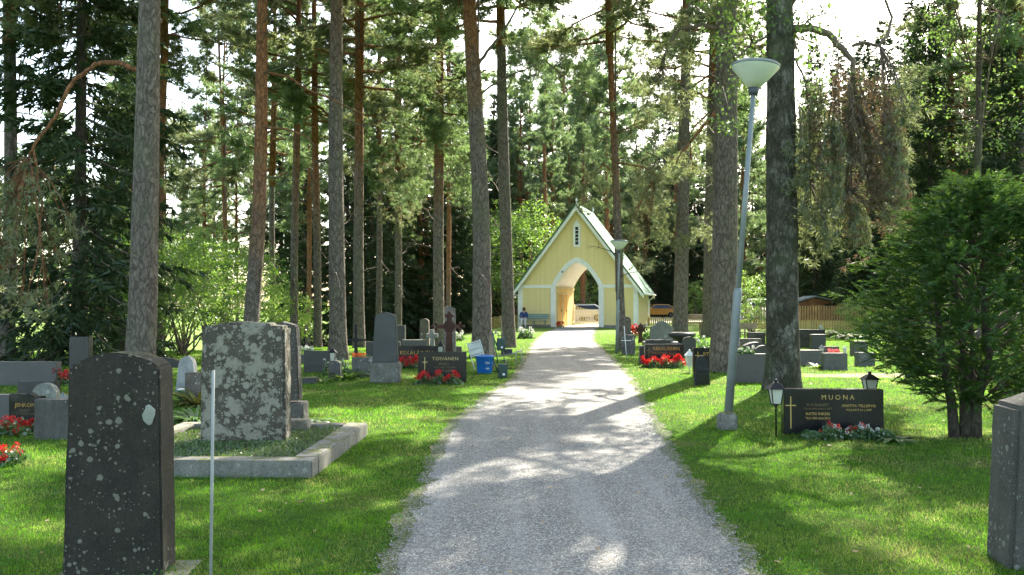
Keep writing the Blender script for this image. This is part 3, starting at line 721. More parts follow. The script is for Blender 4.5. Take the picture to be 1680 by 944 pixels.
# far left group
grave(-40, 92, 655, 594, .2, GREYG, "long wide grey family stone at the far left edge", Y=17.2)
grave(28, 90, 662, 626, .2, DARKG, "dark low gravestone in front of the long family stone", Y=15.6)
grave(60, 112, 640, 611, .2, DARKG, "dark gravestone with red flowers beside the foreground headstone", Y=17.8)
grave(51, 92, 676, 629, .13, lichen((.20, .20, .17), .2, 9.0), "round topped light grey headstone behind the plain grey slab", 'round', .20, Y=13.6, amp=.006)
r, s, w, h, d = grave(14, 66, 707, 643, .14, BLACKG, "black gravestone reading JEHKONEN with a rough hewn top and red begonias", 'rough', .06, 1.0, 3, root=True, Y=11.2, amp=.004)
text("JEHKONEN", .068, r, .05, h - .19, -d / 2 - .004, plain("amber_letters", (.45, .28, .08), .4, .4), space=1.0); text("MARTTI", .035, r, 0, h - .245, -d / 2 - .004, DULL_GOLD); text("*3.5.1912 †9.2.1985", .028, r, .01, h - .29, -d / 2 - .004, DULL_GOLD)
grave(-30, 17, 702, 648, .14, GREYG, "grey gravestone cut by the left edge beside the JEHKONEN stone", Y=11.6)
grave(55, 118, 722, 656, .15, lichen((.085, .08, .07), .12, 20.0), "plain rough grey slab gravestone left of the foreground headstone", Y=10.4, yaw=-3, amp=.004)
grave(113, 145, 640, 553, .2, DARKG, "tall narrow dark stele rising behind the foreground headstone", Y=20)
grave(228, 292, 622, 587, .2, DARKG, "dark blue grey gravestone with curved top in the sunny grass", 'arch', .07, Y=22)
grave(287, 322, 648, 585, .17, lichen((.30, .30, .285), .1, 9.0), "light grey round shouldered headstone standing in sunlit grass", 'round', .19, .72, Y=15.6, amp=.004)
grave(303, 336, 660, 612, .15, BROWNG, "dark mossy stone overhung by ferns left of the lichened stone", Y=14.2)
# right side
r, s, w, h, d = grave(1288, 1449, 714, 639, .15, BLACKG, "large black gravestone reading MUONA with gilt cross and mixed flowers", yaw=-3, Y=10.8, amp=0, root=True, bevel=.006)
yf = -d / 2
MG = plain("bright_brass_letters", (.60, .44, .14), .4, .5)
text("MUONA", .082, r, .05, h - .125, yf, MG, space=1.55)
text("ELVI ELISABET", .044, r, -.19, h - .205, yf, DULL_GOLD); text("*29.10.1914 †14.11.1977", .034, r, -.19, h - .25, yf, DULL_GOLD)
text("KATRI INKERI", .048, r, -.19, h - .315, yf, GOLD); text("*2.6.1920 †6.6.2012", .038, r, -.19, h - .365, yf, GOLD)
text("MARTTA TELLERVO", .046, r, .30, h - .215, yf, GOLD); text("*12.2.1917 †4.1.1997", .036, r, .30, h - .262, yf, GOLD)
cross_emblem(r, -.515, h - .48, h - .09, .125, .012, yf, MG)
r, s, w, h, d = grave(1058, 1122, 601, 565, .15, BLACKG, "black gravestone reading KEKALAINEN behind a row of red flowers right of the path", yaw=3, Y=22.4, amp=0, root=True, bevel=.006)
text("KEKÄLÄINEN", .115, r, .05, h - .15, -d / 2, plain("amber_letters", (.45, .28, .08), .4, .4)); text("ONNI ANSELM", .06, r, -.13, h - .24, -d / 2, DULL_GOLD); text("HILJA M.", .06, r, .22, h - .26, -d / 2, DULL_GOLD)
cross_emblem(r, -.40, h - .40, h - .07, .10, .012, -d / 2, DULL_GOLD)
r, s, w, h, d = grave(1140, 1166, 632, 584, .16, lichen((.035, .035, .034), .15, 12.0, 0, 4), "small blackish round topped headstone at the foot of the big pine", 'round', .20, .78, -6, Y=17.3, root=True, amp=.006, bevel=.02)
m = MB().box(-.115, .115, -.1, -.082, .04, .27).box(-.09, .09, -.1, -.082, .30, .335).build("raised_panel", BLACKG, r, bevel=.004)
r, s, w, h, d = grave(1138, 1164, 608, 571, .13, BLACKG, "narrow black gravestone with gilt cross reading KT behind the round topped one", Y=19.2, root=True, amp=0)
text("KT", .10, r, .10, h - .17, -d / 2, GOLD); cross_emblem(r, -.08, h - .38, h - .08, .12, .014, -d / 2, GOLD)
grave(1206, 1300, 628, 581, .16, GREYG, "wide plain grey gravestone between lamp post and mottled tree with a wreath on top", Y=17.9, yaw=2)
grave(1021, 1036, 560, 520, .2, BROWNG, "brown round topped stele beside the second lamp post", 'round', .15, .92, Y=33, amp=.008)
grave(1021, 1042, 580, 550, .2, MIDL, "lichened grey block stone with a thin white cross before it", Y=27.5, amp=.008)
iron_cross(1051, 562, 530, 541, 1041, 1061, 36, "small rusty iron cross near the gatehouse right corner", RUST, .07)
r, s, w, h, d = grave(1068, 1105, 556, 527, .3, lichen((.20, .20, .175), .25, 6.0), "large shouldered grey stone on a broad base behind the red flowers", 'ogee', .22, 1, Y=34, root=True)
r2 = MB().box(-.7, .7, -.35, .35, -.02, .16).build("base", GREYG, r, bevel=.02)
grave(1060, 1100, 574, 558, .25, DARKG, "low dark stone with a small orange lamp behind the right KEKALAINEN stone", Y=29)
r, s, w, h, d = grave(1121, 1142, 590, 553, .2, DARKG, "dark round shouldered stone behind the narrow black gravestone", 'round', .12, Y=26, root=True)
grave(1050, 1060, 592, 568, .2, DARKG, "slim dark stone at the left end of the right KEKALAINEN stone", Y=23.2)
# stone bowl
p = at(1119, 575, 27); r = empty("stone_bowl", p, "dark wide shallow stone bowl on a stem between the gravestones", "stone bowl", GS)
r.location.z = 0
MB().lathe([(.02, .42), (.12, .42), (.22, .50), (.40, .60), (.42, .66), (.40, .70), (.3, .72), (.02, .73)], 24).build("bowl", DARKG, r)
MB().lathe([(.16, 0), (.16, .08), (.07, .14), (.06, .30), (.12, .42)], 14).build("stem", DARKG, r)
grave(1228, 1256, 562, 546, .25, BLACKG, "black block stone left of the mottled tree trunk near the fence", Y=32)
grave(1222, 1262, 580, 562, .3, DARKG, "dark stone with curved top behind the wreath", 'arch', .10, Y=24)
grave(1240, 1268, 584, 567, .2, DARKG, "short dark curved stone leaning close to the mottled trunk", 'arch', .10, Y=23)
grave(1214, 1250, 566, 556, .3, BROWNG, "low brown stone in front of the wooden bench", Y=31)
grave(1310, 1354, 567, 541, .3, BLACKG, "black gravestone with small cross figure right of the mottled trunk", Y=31.5)
grave(1332, 1355, 568, 549, .25, DARKG, "dark stone carved with yellow flowers right of the mottled trunk", Y=29.5)
grave(1300, 1350, 606, 575, .25, GREYG, "grey slab partly hidden behind the mottled trunk", Y=22.6, yaw=8)
grave(1353, 1391, 610, 580, .3, lichen((.12, .12, .105), .15, 14.0), "square grey block stone with a white candle lantern on it", Y=21.2, yaw=-4)
grave(1352, 1377, 588, 569, .2, BROWNG, "low brown stone holding pink flowers behind the square block", Y=25)
grave(1400, 1424, 585, 560, .3, GREYG, "grey stone in sunny grass left of the dark green bush", Y=27)
grave(1409, 1436, 604, 579, .3, lichen((.12, .12, .11), .2, 12.0), "dark square stone half covered by the dark green bush", Y=22.5)

# ------------------------------------------------------------------ grave lanterns, flowers, plants
def lantern(name, px, yb, yt, Y, label, stake=True, wpx=26, z0=None, body=GLASSL, frame=BLACKP):
    p = at(px, yb, Y); zt = at(px, yt, Y).z
    base = 0 if stake else p.z
    r = empty(name, (p.x, Y, base), label, "lantern", "grave lanterns")
    w = wpx / F * Y / 2; zl = at(px, yb, Y).z - base; hh = zt - base - zl
    z1 = zl; z2 = zl + hh * .62; z3 = zl + hh * .92
    m = MB()
    for sx in (-1, 1):
        for sy in (-1, 1):
            m.tube([(sx * w * .5, sy * w * .5, z1), (sx * w * .72, sy * w * .72, z2)], w * .07, 5)
    m.box(-w * .55, w * .55, -w * .55, w * .55, z1 - w * .12, z1); m.build("frame", frame, r)
    MB().add([(sx * a, sy * a, z) for z, a in ((z1, w * .46), (z2, w * .68)) for sy in (-1, 1) for sx in (-1, 1)],
             [(0, 2, 3, 1), (4, 5, 7, 6), (0, 1, 5, 4), (2, 6, 7, 3), (0, 4, 6, 2), (1, 3, 7, 5)]).build("glass", body, r)
    q = MB().add([(sx * w, sy * w, z2 + .001) for sy in (-1, 1) for sx in (-1, 1)] + [(sx * w * .25, sy * w * .25, z3) for sy in (-1, 1) for sx in (-1, 1)],
                 [(0, 2, 3, 1), (4, 5, 7, 6), (0, 1, 5, 4), (2, 6, 7, 3), (0, 4, 6, 2), (1, 3, 7, 5)])
    q.ball((0, 0, z3 + w * .15), w * .22, n=6); q.build("roof", frame, r, bevel=.002)
    if stake: MB().lathe([(w * .1, 0), (w * .1, z1 - w * .5), (w * .35, z1 - w * .12)], 8).build("stake", frame, r)
    return r
lantern("grave_lantern", 1273, 662, 624, 10.55, "black four sided lantern on a thin stake at the left of the MUONA stone", wpx=27)
lantern("grave_lantern", 1427, 640, 612, 11.3, "black lantern peeping over the right top corner of the MUONA stone", wpx=27)
lantern("grave_lantern", 723, 583, 560, 21.5, "small black lantern behind the TOIVANEN stone left of the rusty cross", wpx=12)
lantern("grave_lantern", 546, 592, 571, 18.9, "dark lantern in front of the largest left pine", wpx=13)
lantern("grave_lantern", 1131, 600, 574, 20.4, "white topped round lantern between two black gravestones", wpx=15, frame=WHITE)
lantern("grave_lantern", 1348, 581, 566, 22.9, "small grey candle lantern on the slab behind the square block", False, wpx=8, frame=LAMPM)
lantern("grave_lantern", 1386, 580, 567, 21.3, "white candle lantern on top of the square grey block", False, wpx=6, frame=WHITE)
lantern("grave_lantern", 1347, 541, 533, 31.6, "tiny lantern on the black gravestone right of the mottled trunk", False, wpx=6, frame=LAMPM)
lantern("grave_lantern", 103, 664, 646, 14.5, "low grey lantern with a broad roof beside the foreground headstone", wpx=20, frame=LAMPM)

def flowers(px, yb, Y, wm, dm, hm, petal, label, n=900, nf=26, cat="flowers", leaf=LOWLEAF, fr=.03, name="flower_bed", z=None, ls=.045, patch=None, top=True):
    p = at(px, yb, Y); zz = hgt(p.x, Y) if z is None else z
    r = empty(name, (p.x, Y, zz), label, cat, "grave flowers"); R = np.random.default_rng(int(px * 7 + Y * 13))
    X = R.uniform(-1, 1, n); Yd = R.uniform(-1, 1, n); hh = hm * (.35 + .65 * np.abs(np.sin(X * 5 + px))) * np.sqrt(np.clip(1 - X ** 4, 0, 1))
    P = np.stack([X * wm / 2, Yd * dm / 2, R.uniform(.05, 1, n) * hh * .9], 1)
    D = R.normal(size=(n, 3)) + np.array([0, 0, .4]); L = R.uniform(.5, 1.3, n) * ls
    link("foliage", arr_mesh("flower_foliage", rhombs(P, D, L, L * .8, R), 4), leaf, r)
    pets = petal if isinstance(petal, list) else [petal]
    for q, pm in enumerate(pets):
        c = R.uniform(-1, 1, (nf, 3)); c[:, 2] = 1; xx = c[:, 0]
        if patch: xx = np.array([patch[i % len(patch)] for i in range(nf)]) + R.normal(size=nf) * .13 + (q * .17 if q else 0)
        xx = np.clip(xx, -1, 1)
        h2 = hm * (.45 + .6 * np.abs(np.sin(xx * 5 + px)))
        C = np.stack([xx * wm / 2, c[:, 1] * dm / 2 - dm * .15, h2 * R.uniform(.7, 1.1, nf)], 1)
        k = 26; PP = np.repeat(C, k, 0); dd = unit(R.normal(size=(nf * k, 3))) + np.array([0, -.2, .3])
        PP = PP + unit(dd) * fr * .55
        link("blossoms", arr_mesh("blossoms", rhombs(PP, dd + R.normal(size=dd.shape) * .5, np.full(nf * k, fr * .62) * R.uniform(.6, 1.2, nf * k), np.full(nf * k, fr * .5), R), 4), pm, r)
    return r
flowers(721, 632, 17.55, .92, .3, .22, RED, "red geraniums in dark leaves at the foot of the TOIVANEN stone", 1500, 44, patch=[-.85, -.6, -.45, -.05, .5, .75], fr=.05)
flowers(670, 603, 21.8, .50, .3, .26, RED, "bright red begonias before the left KEKALAINEN stone", 900, 34, fr=.06)
flowers(1088, 604, 22.0, 1.0, .35, .26, RED, "thick row of red begonias before the right KEKALAINEN stone", 1500, 70, patch=[-.9, -.75, -.45, .0, .4, .7, .85], fr=.06)
flowers(22, 708, 10.75, .40, .3, .20, RED, "red begonias under the JEHKONEN stone", 1000, 34, fr=.04)
flowers(4, 764, 8.8, .34, .3, .17, RED, "red geraniums in the grass at the left edge nearest the camera", 700, 26, fr=.035)
flowers(1392, 722, 10.5, 1.05, .26, .16, [RED, WPETAL], "mixed red and white flowers at the foot of the MUONA stone", 3200, 20, patch=[-.42, -.35, .18, .25, .32, .1], fr=.026, ls=.035)
flowers(100, 645, 17.3, .25, .2, .3, RED, "red flowers against the dark stone beside the foreground headstone", 300, 14, fr=.05)
flowers(593, 589, 19.4, .34, .2, .08, ORANGE, "orange flowers lying on the squat lichened block stone", 120, 12, fr=.05, z=at(593, 588, 19.3).z)
flowers(505, 577, 20.6, .3, .14, .10, WPETAL, "white flowers resting on the plain dark slab", 120, 10, fr=.045, z=at(505, 577, 20.6).z)
flowers(1364, 581, 24.7, .36, .2, .14, PINK, "pink flowers set on the low brown stone", 200, 16, fr=.07, z=.12)
flowers(1222, 582, 17.95, .36, .14, .14, WPETAL, "green and white wreath lying on the wide plain grey stone", 420, 9, fr=.035, z=at(1222, 582, 17.9).z, cat="wreath", name="wreath")
flowers(745, 560, 40, .9, .5, .45, WPETAL, "white hydrangeas in sunlight between rusty cross and picket fence", 700, 16, fr=.1, ls=.09)
flowers(862, 560, 40, .7, .5, .45, WPETAL, "white flowering plant at the left edge of the path near the gatehouse", 600, 12, fr=.09, ls=.09)
flowers(552, 600, 19.9, .6, .3, .38, WPETAL, "tall small white flowers in front of the largest left pine", 700, 14, fr=.03, ls=.05)
flowers(1040, 556, 41, .5, .3, .5, RED, "red potted flowers by the gatehouse right corner", 300, 12, fr=.12, ls=.08)
flowers(1070, 562, 37, .8, .4, .55, WPETAL, "leafy green plant beside the small rusty cross", 700, 2, fr=.05, ls=.10)
flowers(1146, 575, 30, .8, .5, .5, WPETAL, "white flowering shrublet left of the big right pine", 600, 14, fr=.05, ls=.07)

def plant(px, yb, Y, wm, hm, label, n=120, ll=.3, lw=.05, arch=.6, mat=LOWLEAF, name="leafy_plant"):
    p = at(px, yb, Y); R = np.random.default_rng(int(px + Y * 10)); VV = []
    az = R.uniform(0, 6.283, n); rr = R.uniform(0, .25, n) * wm
    base = np.stack([np.cos(az) * rr, np.sin(az) * rr, np.zeros(n)], 1); dz = R.uniform(.3, 1.2, n)
    D0 = unit(np.stack([np.cos(az), np.sin(az), dz], 1)); L = ll * R.uniform(.6, 1.2, n); pos = base
    S = unit(np.cross(D0, np.array([0, 0, 1.0])))
    prevl = pos - S * lw * .15; prevr = pos + S * lw * .15; quads = []
    for k in range(4):
        D0 = unit(D0 + np.array([0, 0, -arch * .4])); pos = pos + D0 * (L / 4)[:, None]; ww = lw * [.5, .45, .3, .03][k]
        l = pos - S * ww; r_ = pos + S * ww; quads.append(np.stack([prevl, prevr, r_, l], 1)); prevl, prevr = l, r_
    o = link(name, arr_mesh(name, np.concatenate(quads), 4), mat, None, (p.x, Y, hgt(p.x, Y))); return tag(o, label, "plant", "low plants by the graves")
plant(322, 706, 11.9, .5, .5, "leafy lily clump beside the left side of the lichened stone", 140, .5, .045)
plant(326, 655, 13.9, .5, .6, "yellow green fern arching over the dark mossy stone", 90, .6, .07, .5, leafmat("fern", (.10, .11, .03), (.2, .2, .06), (.25, .25, .05), .35, 5.0, .05))
plant(515, 700, 11.9, .35, .2, "broad leaved hosta right of the square pedestal", 70, .24, .09, .9)
plant(1470, 738, 10.3, .3, .2, "broad leaved hosta at the right end of the MUONA stone", 110, .26, .10, .9)
plant(566, 622, 18.7, .5, .4, "bright green leafy clump between small stele and squat block", 120, .5, .06, .6, DECID)
plant(532, 624, 17.9, .3, .3, "small bright green plant left of the small grey stele", 60, .3, .05, .6, DECID2)
plant(1342, 606, 21.6, .3, .3, "pale green plant in front of the grey slab behind the trunk", 60, .3, .05, .5, DECID2)
plant(1395, 560, 40, 1.0, .8, "large bushy hosta by the tall fence", 220, .9, .16, .8, DECID)
plant(1375, 562, 42, .8, .8, "dark leafy perennial by the tall fence", 200, .8, .14, .6)
plant(700, 560, 30, .5, .4, "green clump behind the low grey stone", 70, .4, .06, .6)
p = at(297, 668, 14.6); vs = empty("flower_vase", (p.x, 14.6, 0), "small green flower vase standing in the grass behind the light grey headstone", "vase")
MB().lathe([(.035, 0), (.06, .16), (.062, .17), (.05, .17), (.045, .14)], 12).build("vessel", plain("green_plastic", (.03, .16, .08), .4), vs)
MB().lathe([(.064, .171), (.066, .19), (.052, .192)], 12).build("rim", WHITE, vs)
# thin white cross of rod before block stone
p = at(1028, 585, 25.5)
tag(MB().tube([(0, 0, 0), (-.07, 0, .95)], .012, 6).tube([(-.17, -.02, .53), (.13, -.02, .53)], .011, 6).build("rod_cross", WHITE, None, (p.x, 25.5, 0)), "thin white rod cross leaning before the lichened block stone", "cross", GS)

# ------------------------------------------------------------------ lamp posts
def lamp(px, yb, ptx, pty, Y, label, k=1.0, block=True):
    p = at(px, yb, Y); top = at(ptx, pty, Y); p.z = 0
    r = empty("lamp_post", p, label, "lamp post", "path lamps"); t = top - p; n = t.normalized()
    q = n.to_track_quat('Z', 'Y').to_matrix().to_4x4(); L = t.length
    def on(a): return Matrix.Translation(n * a) 
    zs = .22 if block else 0
    lower = 1.75 * k; k0 = k
    o = MB().lathe([(.054 * k, zs), (.054 * k, lower), (.040 * k, lower + .05)], 18, q); o.build("lower_tube", LAMPM, r)
    MB().lathe([(.037 * k, lower + .02), (.031 * k, L - .42 * k)], 16, q).build("pole", LAMPM, r)
    MB().lathe([(.05 * k, L - .42 * k), (.062 * k, L - .40 * k), (.075 * k, L - .335 * k), (.07 * k, L - .33 * k)], 18, q).build("collar", plain("dark_grey_plastic", (.06, .07, .075), .5), r)
    MB().lathe([(.07 * k, L - .329 * k), (.15 * k, L - .25 * k), (.295 * k, L - .075 * k), (.30 * k, L - .06 * k)], 28, q).build("shade", LAMPG, r)
    MB().lathe([(.304 * k, L - .062 * k), (.308 * k, L - .035 * k), (.27 * k, L - .012 * k), (.10 * k, L), (.01, L + .002)], 28, q).build("cap", LAMPM, r)
    MB().box(-.03 * k, .03 * k, -.058 * k, -.05 * k, 1.05 * k, 1.3 * k, q).build("hatch", LAMPM, r, bevel=.003)
    MB().lathe([(.0, 0), (.026, 0), (.026, .006), (0, .008)], 14, q @ Matrix.Translation((.01, -.055 * k, 1.42 * k)) @ Matrix.Rotation(math.radians(90), 4, 'X')).build("sticker", WHITE, r)
    if block: link("base_block", slab_mesh(.24, .28, .22, amp=.008, nx=6, nz=5, nd=6, bevel=.02, taper=.9), CONC, r, (0, 0, -.08))
    return r
lamp(1193, 706, 1240, 103, 11.3, "tall tilted pale blue street lamp with conical shade beside the path")
lamp(1012, 580, 1016, 394, 28.0, "smaller grey lamp post with conical shade in front of the gatehouse", .95, False)

# ------------------------------------------------------------------ water point: bucket, cans, rack
def ats(px, yb, Y): p = at(px, yb, Y); p.z = 0; return p
Yb = 20.0
r = empty("water_bucket", ats(795, 613, 20.3), "big bright blue plastic tub with white lettering at the water point", "bucket")
BLUE = plain("blue_plastic", (.02, .17, .55), .35, 0.0, .06)
m = MB().lathe([(.155, 0), (.17, .02), (.205, .37), (.222, .375), (.222, .40), (.205, .40), (.195, .37), (.155, .02), (.01, .02)], 28); m.build("tub", BLUE, r)
hm = MB(); hm.tube([(.222 * math.cos(a_), .222 * math.sin(a_), .405) for a_ in np.linspace(0, 6.283, 30)], .007, 6); hm.build("rim", plain("pale_blue_rim", (.35, .42, .6), .4), r)
tx = text("TSV", .07, r, .07, .22, -.196, WHITE, "lettering"); tx.rotation_euler = (math.radians(84), 0, math.radians(20))
tx = text("VESI", .05, r, .07, .10, -.180, WHITE, "lettering"); tx.rotation_euler = (math.radians(84), 0, math.radians(20))
def can(px, yb, Y, label, sc=1):
    r = empty("watering_can", ats(px, yb, Y), label, "watering can", "watering cans")
    gm = plain("dark_green_plastic", (.012, .055, .045), .4)
    m = MB().prism([(-.10, 0), (.10, 0), (.105, .30), (-.105, .30)], -.07, .07); m.build("body", gm, r, bevel=.02)
    MB().tube([(-.06, 0, .29), (-.05, 0, .35), (.03, 0, .385), (.10, 0, .34), (.115, 0, .26)], .011, 8).build("handle", gm, r)
    MB().tube([(-.09, 0, .10), (-.15, 0, .24), (-.20, 0, .38)], [.022, .014, .014], 8).tube([(-.20, 0, .38), (-.215, 0, .41)], [.018, .035], 8).build("spout", gm, r)
    MB().lathe([(.0, 0), (.03, 0), (.03, .003), (0, .003)], 10, Matrix.Translation((.02, -.073, .08)) @ Matrix.Rotation(math.radians(90), 4, 'X')).build("sticker", WHITE, r)
    return r
can(825, 620, 19.0, "dark green watering can standing right of the blue tub")
c2 = can(822, 585, 21.6, "dark green watering can hanging by the tap post"); c2.location.z = .45
r = empty("tap_post", ats(806, 612, 20.9), "weathered wooden water tap post behind the blue tub", "post")
MB().box(-.05, .05, -.05, .05, 0, .86).build("post", WOODM, r, bevel=.006)
MB().tube([(.055, 0, .1), (.055, 0, .88), (.10, 0, .90), (.16, 0, .88), (.17, 0, .83)], .013, 8).ball((.11, 0, .93), .025, n=6).build("tap", plain("galvanised_rod", (.33, .34, .32), .45, .5), r)
r = empty("tool_rack", ats(790, 606, 21.3), "leaning white plastic crate rack behind the blue tub", "rack"); r.rotation_euler = (0, math.radians(-16), 0)
RK = plain("pale_grey_plastic", (.62, .65, .60), .5)
m = MB()
for zz in (.36, .52, .68): m.box(-.16, .16, -.012, .012, zz, zz + .025)
for xx in (-.17, .145): m.box(xx, xx + .025, -.015, .015, 0, .72)
m.build("frame", RK, r, bevel=.003); MB().box(-.14, .14, -.004, .004, .40, .51).box(-.14, .14, -.004, .004, .55, .67).build("panel", RK, r)
gp = plain("green_enamel", (.01, .10, .05), .45)
for i, (px, top, lab) in enumerate(((811, (-.12, .02, .95), "green handled garden rake leaning at the tap post"), (820, (-.05, .1, 1.25), "wooden handled hoe leaning behind the watering cans"))):
    r = empty("garden_tool", ats(px + 5, 606, 20.6 + i), lab, "garden tool")
    MB().tube([(.05, 0, .02), top], .013, 8).build("handle", gp if i == 0 else WOODM, r)
    m = MB().box(-.12, .22, -.01, .01, 0.0, .03)
    for k in range(8): m.box(-.11 + k * .042, -.10 + k * .042, -.05, 0, -.005, .012)
    m.build("head", IRON, r)
r = empty("hand_cart", ats(842, 603, 21.9), "low grey metal barrow with thin legs right of the watering can", "cart")
GM = plain("galvanised_rod", (.33, .34, .32), .45, .5)
MB().tube([(-.35, -.1, .30), (.0, -.1, .36), (.22, -.1, .44)], .014, 8).tube([(-.35, .15, .30), (.0, .15, .36), (.22, .15, .44)], .014, 8).tube([(-.35, -.1, .3), (-.35, .15, .3)], .014, 6).build("rails", GM, r)
for x, y_ in ((.06, -.1), (.2, -.1), (.06, .15), (.2, .15)): MB().tube([(x, y_, .38), (x + .02, y_, 0)], .010, 6).build("leg", GM, r)
MB().box(-.30, -.02, -.08, .13, .33, .47).build("tray", plain("dark_plastic_box", (.03, .04, .05), .5), r, bevel=.01)

# ------------------------------------------------------------------ gatehouse
YEL = painted_board("yellow_boards", (.94, .75, .36), .15, 0)
YELS = painted_board("yellow_side_boards", (.94, .75, .36), .15, 1)
ORA = painted_board("ochre_door", (.72, .42, .10), .10, 1)
TRIM = plain("white_trim", (.88, .86, .82), .5, 0.0, .05)
ROOFG = painted_board("green_roof", (.13, .24, .16), .55, 1, .85)
gh = empty("gatehouse", (4.27, 58, 0), "yellow boarded gatehouse with steep green roof, white trim and a pointed archway", "gatehouse")
gh.rotation_euler.z = -math.atan2(1.6, 6.0)
HW, ZS, ZA, DP = 3.97, 2.72, 8.0, 6.2       # half width, eave, apex, depth
OW, OA, TW = 1.43, 4.28, .33                # opening half width, arch apex, trim width
def arc(hw, apex, n=14):
    """pointed arch from (-hw,ZS) to (hw,ZS)"""
    out = []; H = apex - ZS
    for i in range(n + 1):
        t = i / n; x = -hw + hw * t; out.append((x, ZS + H * (math.sin(math.pi / 2 * t ** .92) * .88 + .12 * t)))
    return out + [(-x, z) for x, z in out[:-1][::-1]]
def facade(y0, y1):
    m = MB()
    a = arc(OW, OA); edge = [(-HW, ZS), (0, ZA - .1), (HW, ZS)]
    # gable above: strips between arch curve and roof slope
    xs_ = sorted(set([round(x, 4) for x, z in a] + [-HW, HW, -OW, OW, 0]))
    def top(x): return ZS + (ZA - .1 - ZS) * (1 - abs(x) / HW)
    def bot(x):
        if abs(x) >= OW: return ZS
        for (xa, za), (xb, zb) in zip(a, a[1:]):
            if xa <= x <= xb + 1e-6: return za + (zb - za) * (x - xa) / (xb - xa + 1e-9)
        return ZS
    for xa, xb in zip(xs_, xs_[1:]):
        m.add([(xa, y0, bot(xa)), (xb, y0, bot(xb)), (xb, y0, top(xb)), (xa, y0, top(xa)), (xa, y1, bot(xa)), (xb, y1, bot(xb)), (xb, y1, top(xb)), (xa, y1, top(xa))],
              [(0, 1, 2, 3), (5, 4, 7, 6), (0, 4, 5, 1), (2, 6, 7, 3)])
    m.box(-HW, -OW, y0, y1, .0, ZS); m.box(OW, HW, y0, y1, .0, ZS)
    return m
facade(0, .14).build("front_wall", YEL, gh)
facade(DP - .14, DP).build("rear_wall", YEL, gh)
for sx in (-1, 1):
    MB().box(*sorted((sx * (HW - .14), sx * HW)), .143, DP - .143, 0, ZS).build("side_wall", YELS, gh)
    pw = MB().box(*sorted((sx * (OW + .0), sx * (OW + .12))), .143, DP - .143, 0, ZS); pwo = pw.build("passage_wall", YELS, gh)
# passage vault
v = MB(); ai = arc(OW, OA); ao = arc(OW + .1, OA + .1)
vs = [(x, .143, z) for x, z in ai] + [(x, DP - .143, z) for x, z in ai]; k = len(ai)
v.add(vs, [(i, i + 1, i + 1 + k, i + k) for i in range(k - 1)], True)
v.build("vault", TRIM, gh)
# doors and pilasters on the left passage wall
for (y0, y1, m_) in ((.5, 1.75, ORA), (2.3, 3.5, ORA)):
    d_ = MB().box(-OW + .003, -OW + .05, y0, y1, .05, 2.2).build("side_door", m_, gh)
    MB().box(-OW + .05, -OW + .08, y1 - .16, y1 - .10, 1.0, 1.15).build("handle", BLACKP, d_)
    f_ = MB().box(-OW + .003, -OW + .07, y0 - .12, y0 - .003, 0, 2.32).box(-OW + .003, -OW + .07, y1 + .003, y1 + .12, 0, 2.32).box(-OW + .003, -OW + .07, y0 - .003, y1 + .003, 2.203, 2.32); f_.build("door_frame", plain("cream_trim", (.74, .62, .34), .5, 0, .06), gh)
MB().box(-OW + .004, -OW + .09, .16, DP - .16, ZS - .2, ZS - .02).build("cornice", plain("cream_trim", (.74, .62, .34), .5, 0, .06), gh)
MB().box(OW - .09, OW - .004, .16, DP - .16, ZS - .2, ZS - .02).build("cornice", plain("cream_trim", (.74, .62, .34), .5, 0, .06), gh)
MB().box(-HW - .04, -OW - .02, -.04, -.003, -.1, .18).box(OW + .02, HW + .04, -.04, -.003, -.1, .18).box(HW + .003, HW + .04, -.03, DP, -.1, .18).build("stone_base", plain("grey_foundation", (.25, .24, .22), .9), gh)
# battens
for zz0, zz1, part in ((.19, ZS - .11, 'lower'), (ZS + .11, None, 'gable')):
  for sd in (-1, 1):
    m = MB(); x = -HW + .30
    while x < HW - .25:
        if x * sd < 0: x += .30; continue
        if part == 'lower':
            if abs(x) > OW + TW + .05: m.box(x - .018, x + .018, -.026, -.002, zz0, zz1)
        else:
            tp = ZS + (ZA - .1 - ZS) * (1 - abs(x) / HW) - .30
            b = ZS + .11
            if abs(x) < OW + TW:
                H2 = OA + TW - ZS; t = 1 - abs(x) / (OW + TW); b = ZS + H2 * (math.sin(math.pi / 2 * t ** .92) * .88 + .12 * t) + .02
            if tp > b + .1 and not (abs(x) < .26): m.box(x - .018, x + .018, -.026, -.002, b, tp)
        x += .30
    o = m.build("cover_strips", YEL, gh)
# trims
for yy, yb_ in ((-.05, -.003), ):
    m = MB(); a1 = arc(OW + .001, OA); a2 = arc(OW + TW, OA + TW)
    n_ = len(a1); vs = [(x, yy, z) for x, z in a1] + [(x, yy, z) for x, z in a2] + [(x, yb_, z) for x, z in a1] + [(x, yb_, z) for x, z in a2]
    fs = []
    for i in range(n_ - 1):
        fs += [(i, i + 1, n_ + i + 1, n_ + i), (n_ + i, n_ + i + 1, 3 * n_ + i + 1, 3 * n_ + i), (i + 1, i, 2 * n_ + i, 2 * n_ + i + 1)]
    m.add(vs, fs); m.build("arch_trim", TRIM, gh)
    MB().box(-OW - TW, -OW, yy, yb_, .05, ZS - .001).build("jamb_trim", TRIM, gh); MB().box(OW, OW + TW, yy, yb_, .05, ZS - .001).build("jamb_trim", TRIM, gh)
MB().box(-HW + .0, -OW - TW - .001, -.055, -.003, ZS - .10, ZS + .10).build("band_board", TRIM, gh)
MB().box(OW + TW + .001, HW, -.055, -.003, ZS - .10, ZS + .10).build("band_board", TRIM, gh)
for sx in (-1, 1):
    MB().box(*sorted((sx * (HW - .28), sx * (HW + .03))), -.045, -.003, .0, ZS - .101).build("corner_board", TRIM, gh)
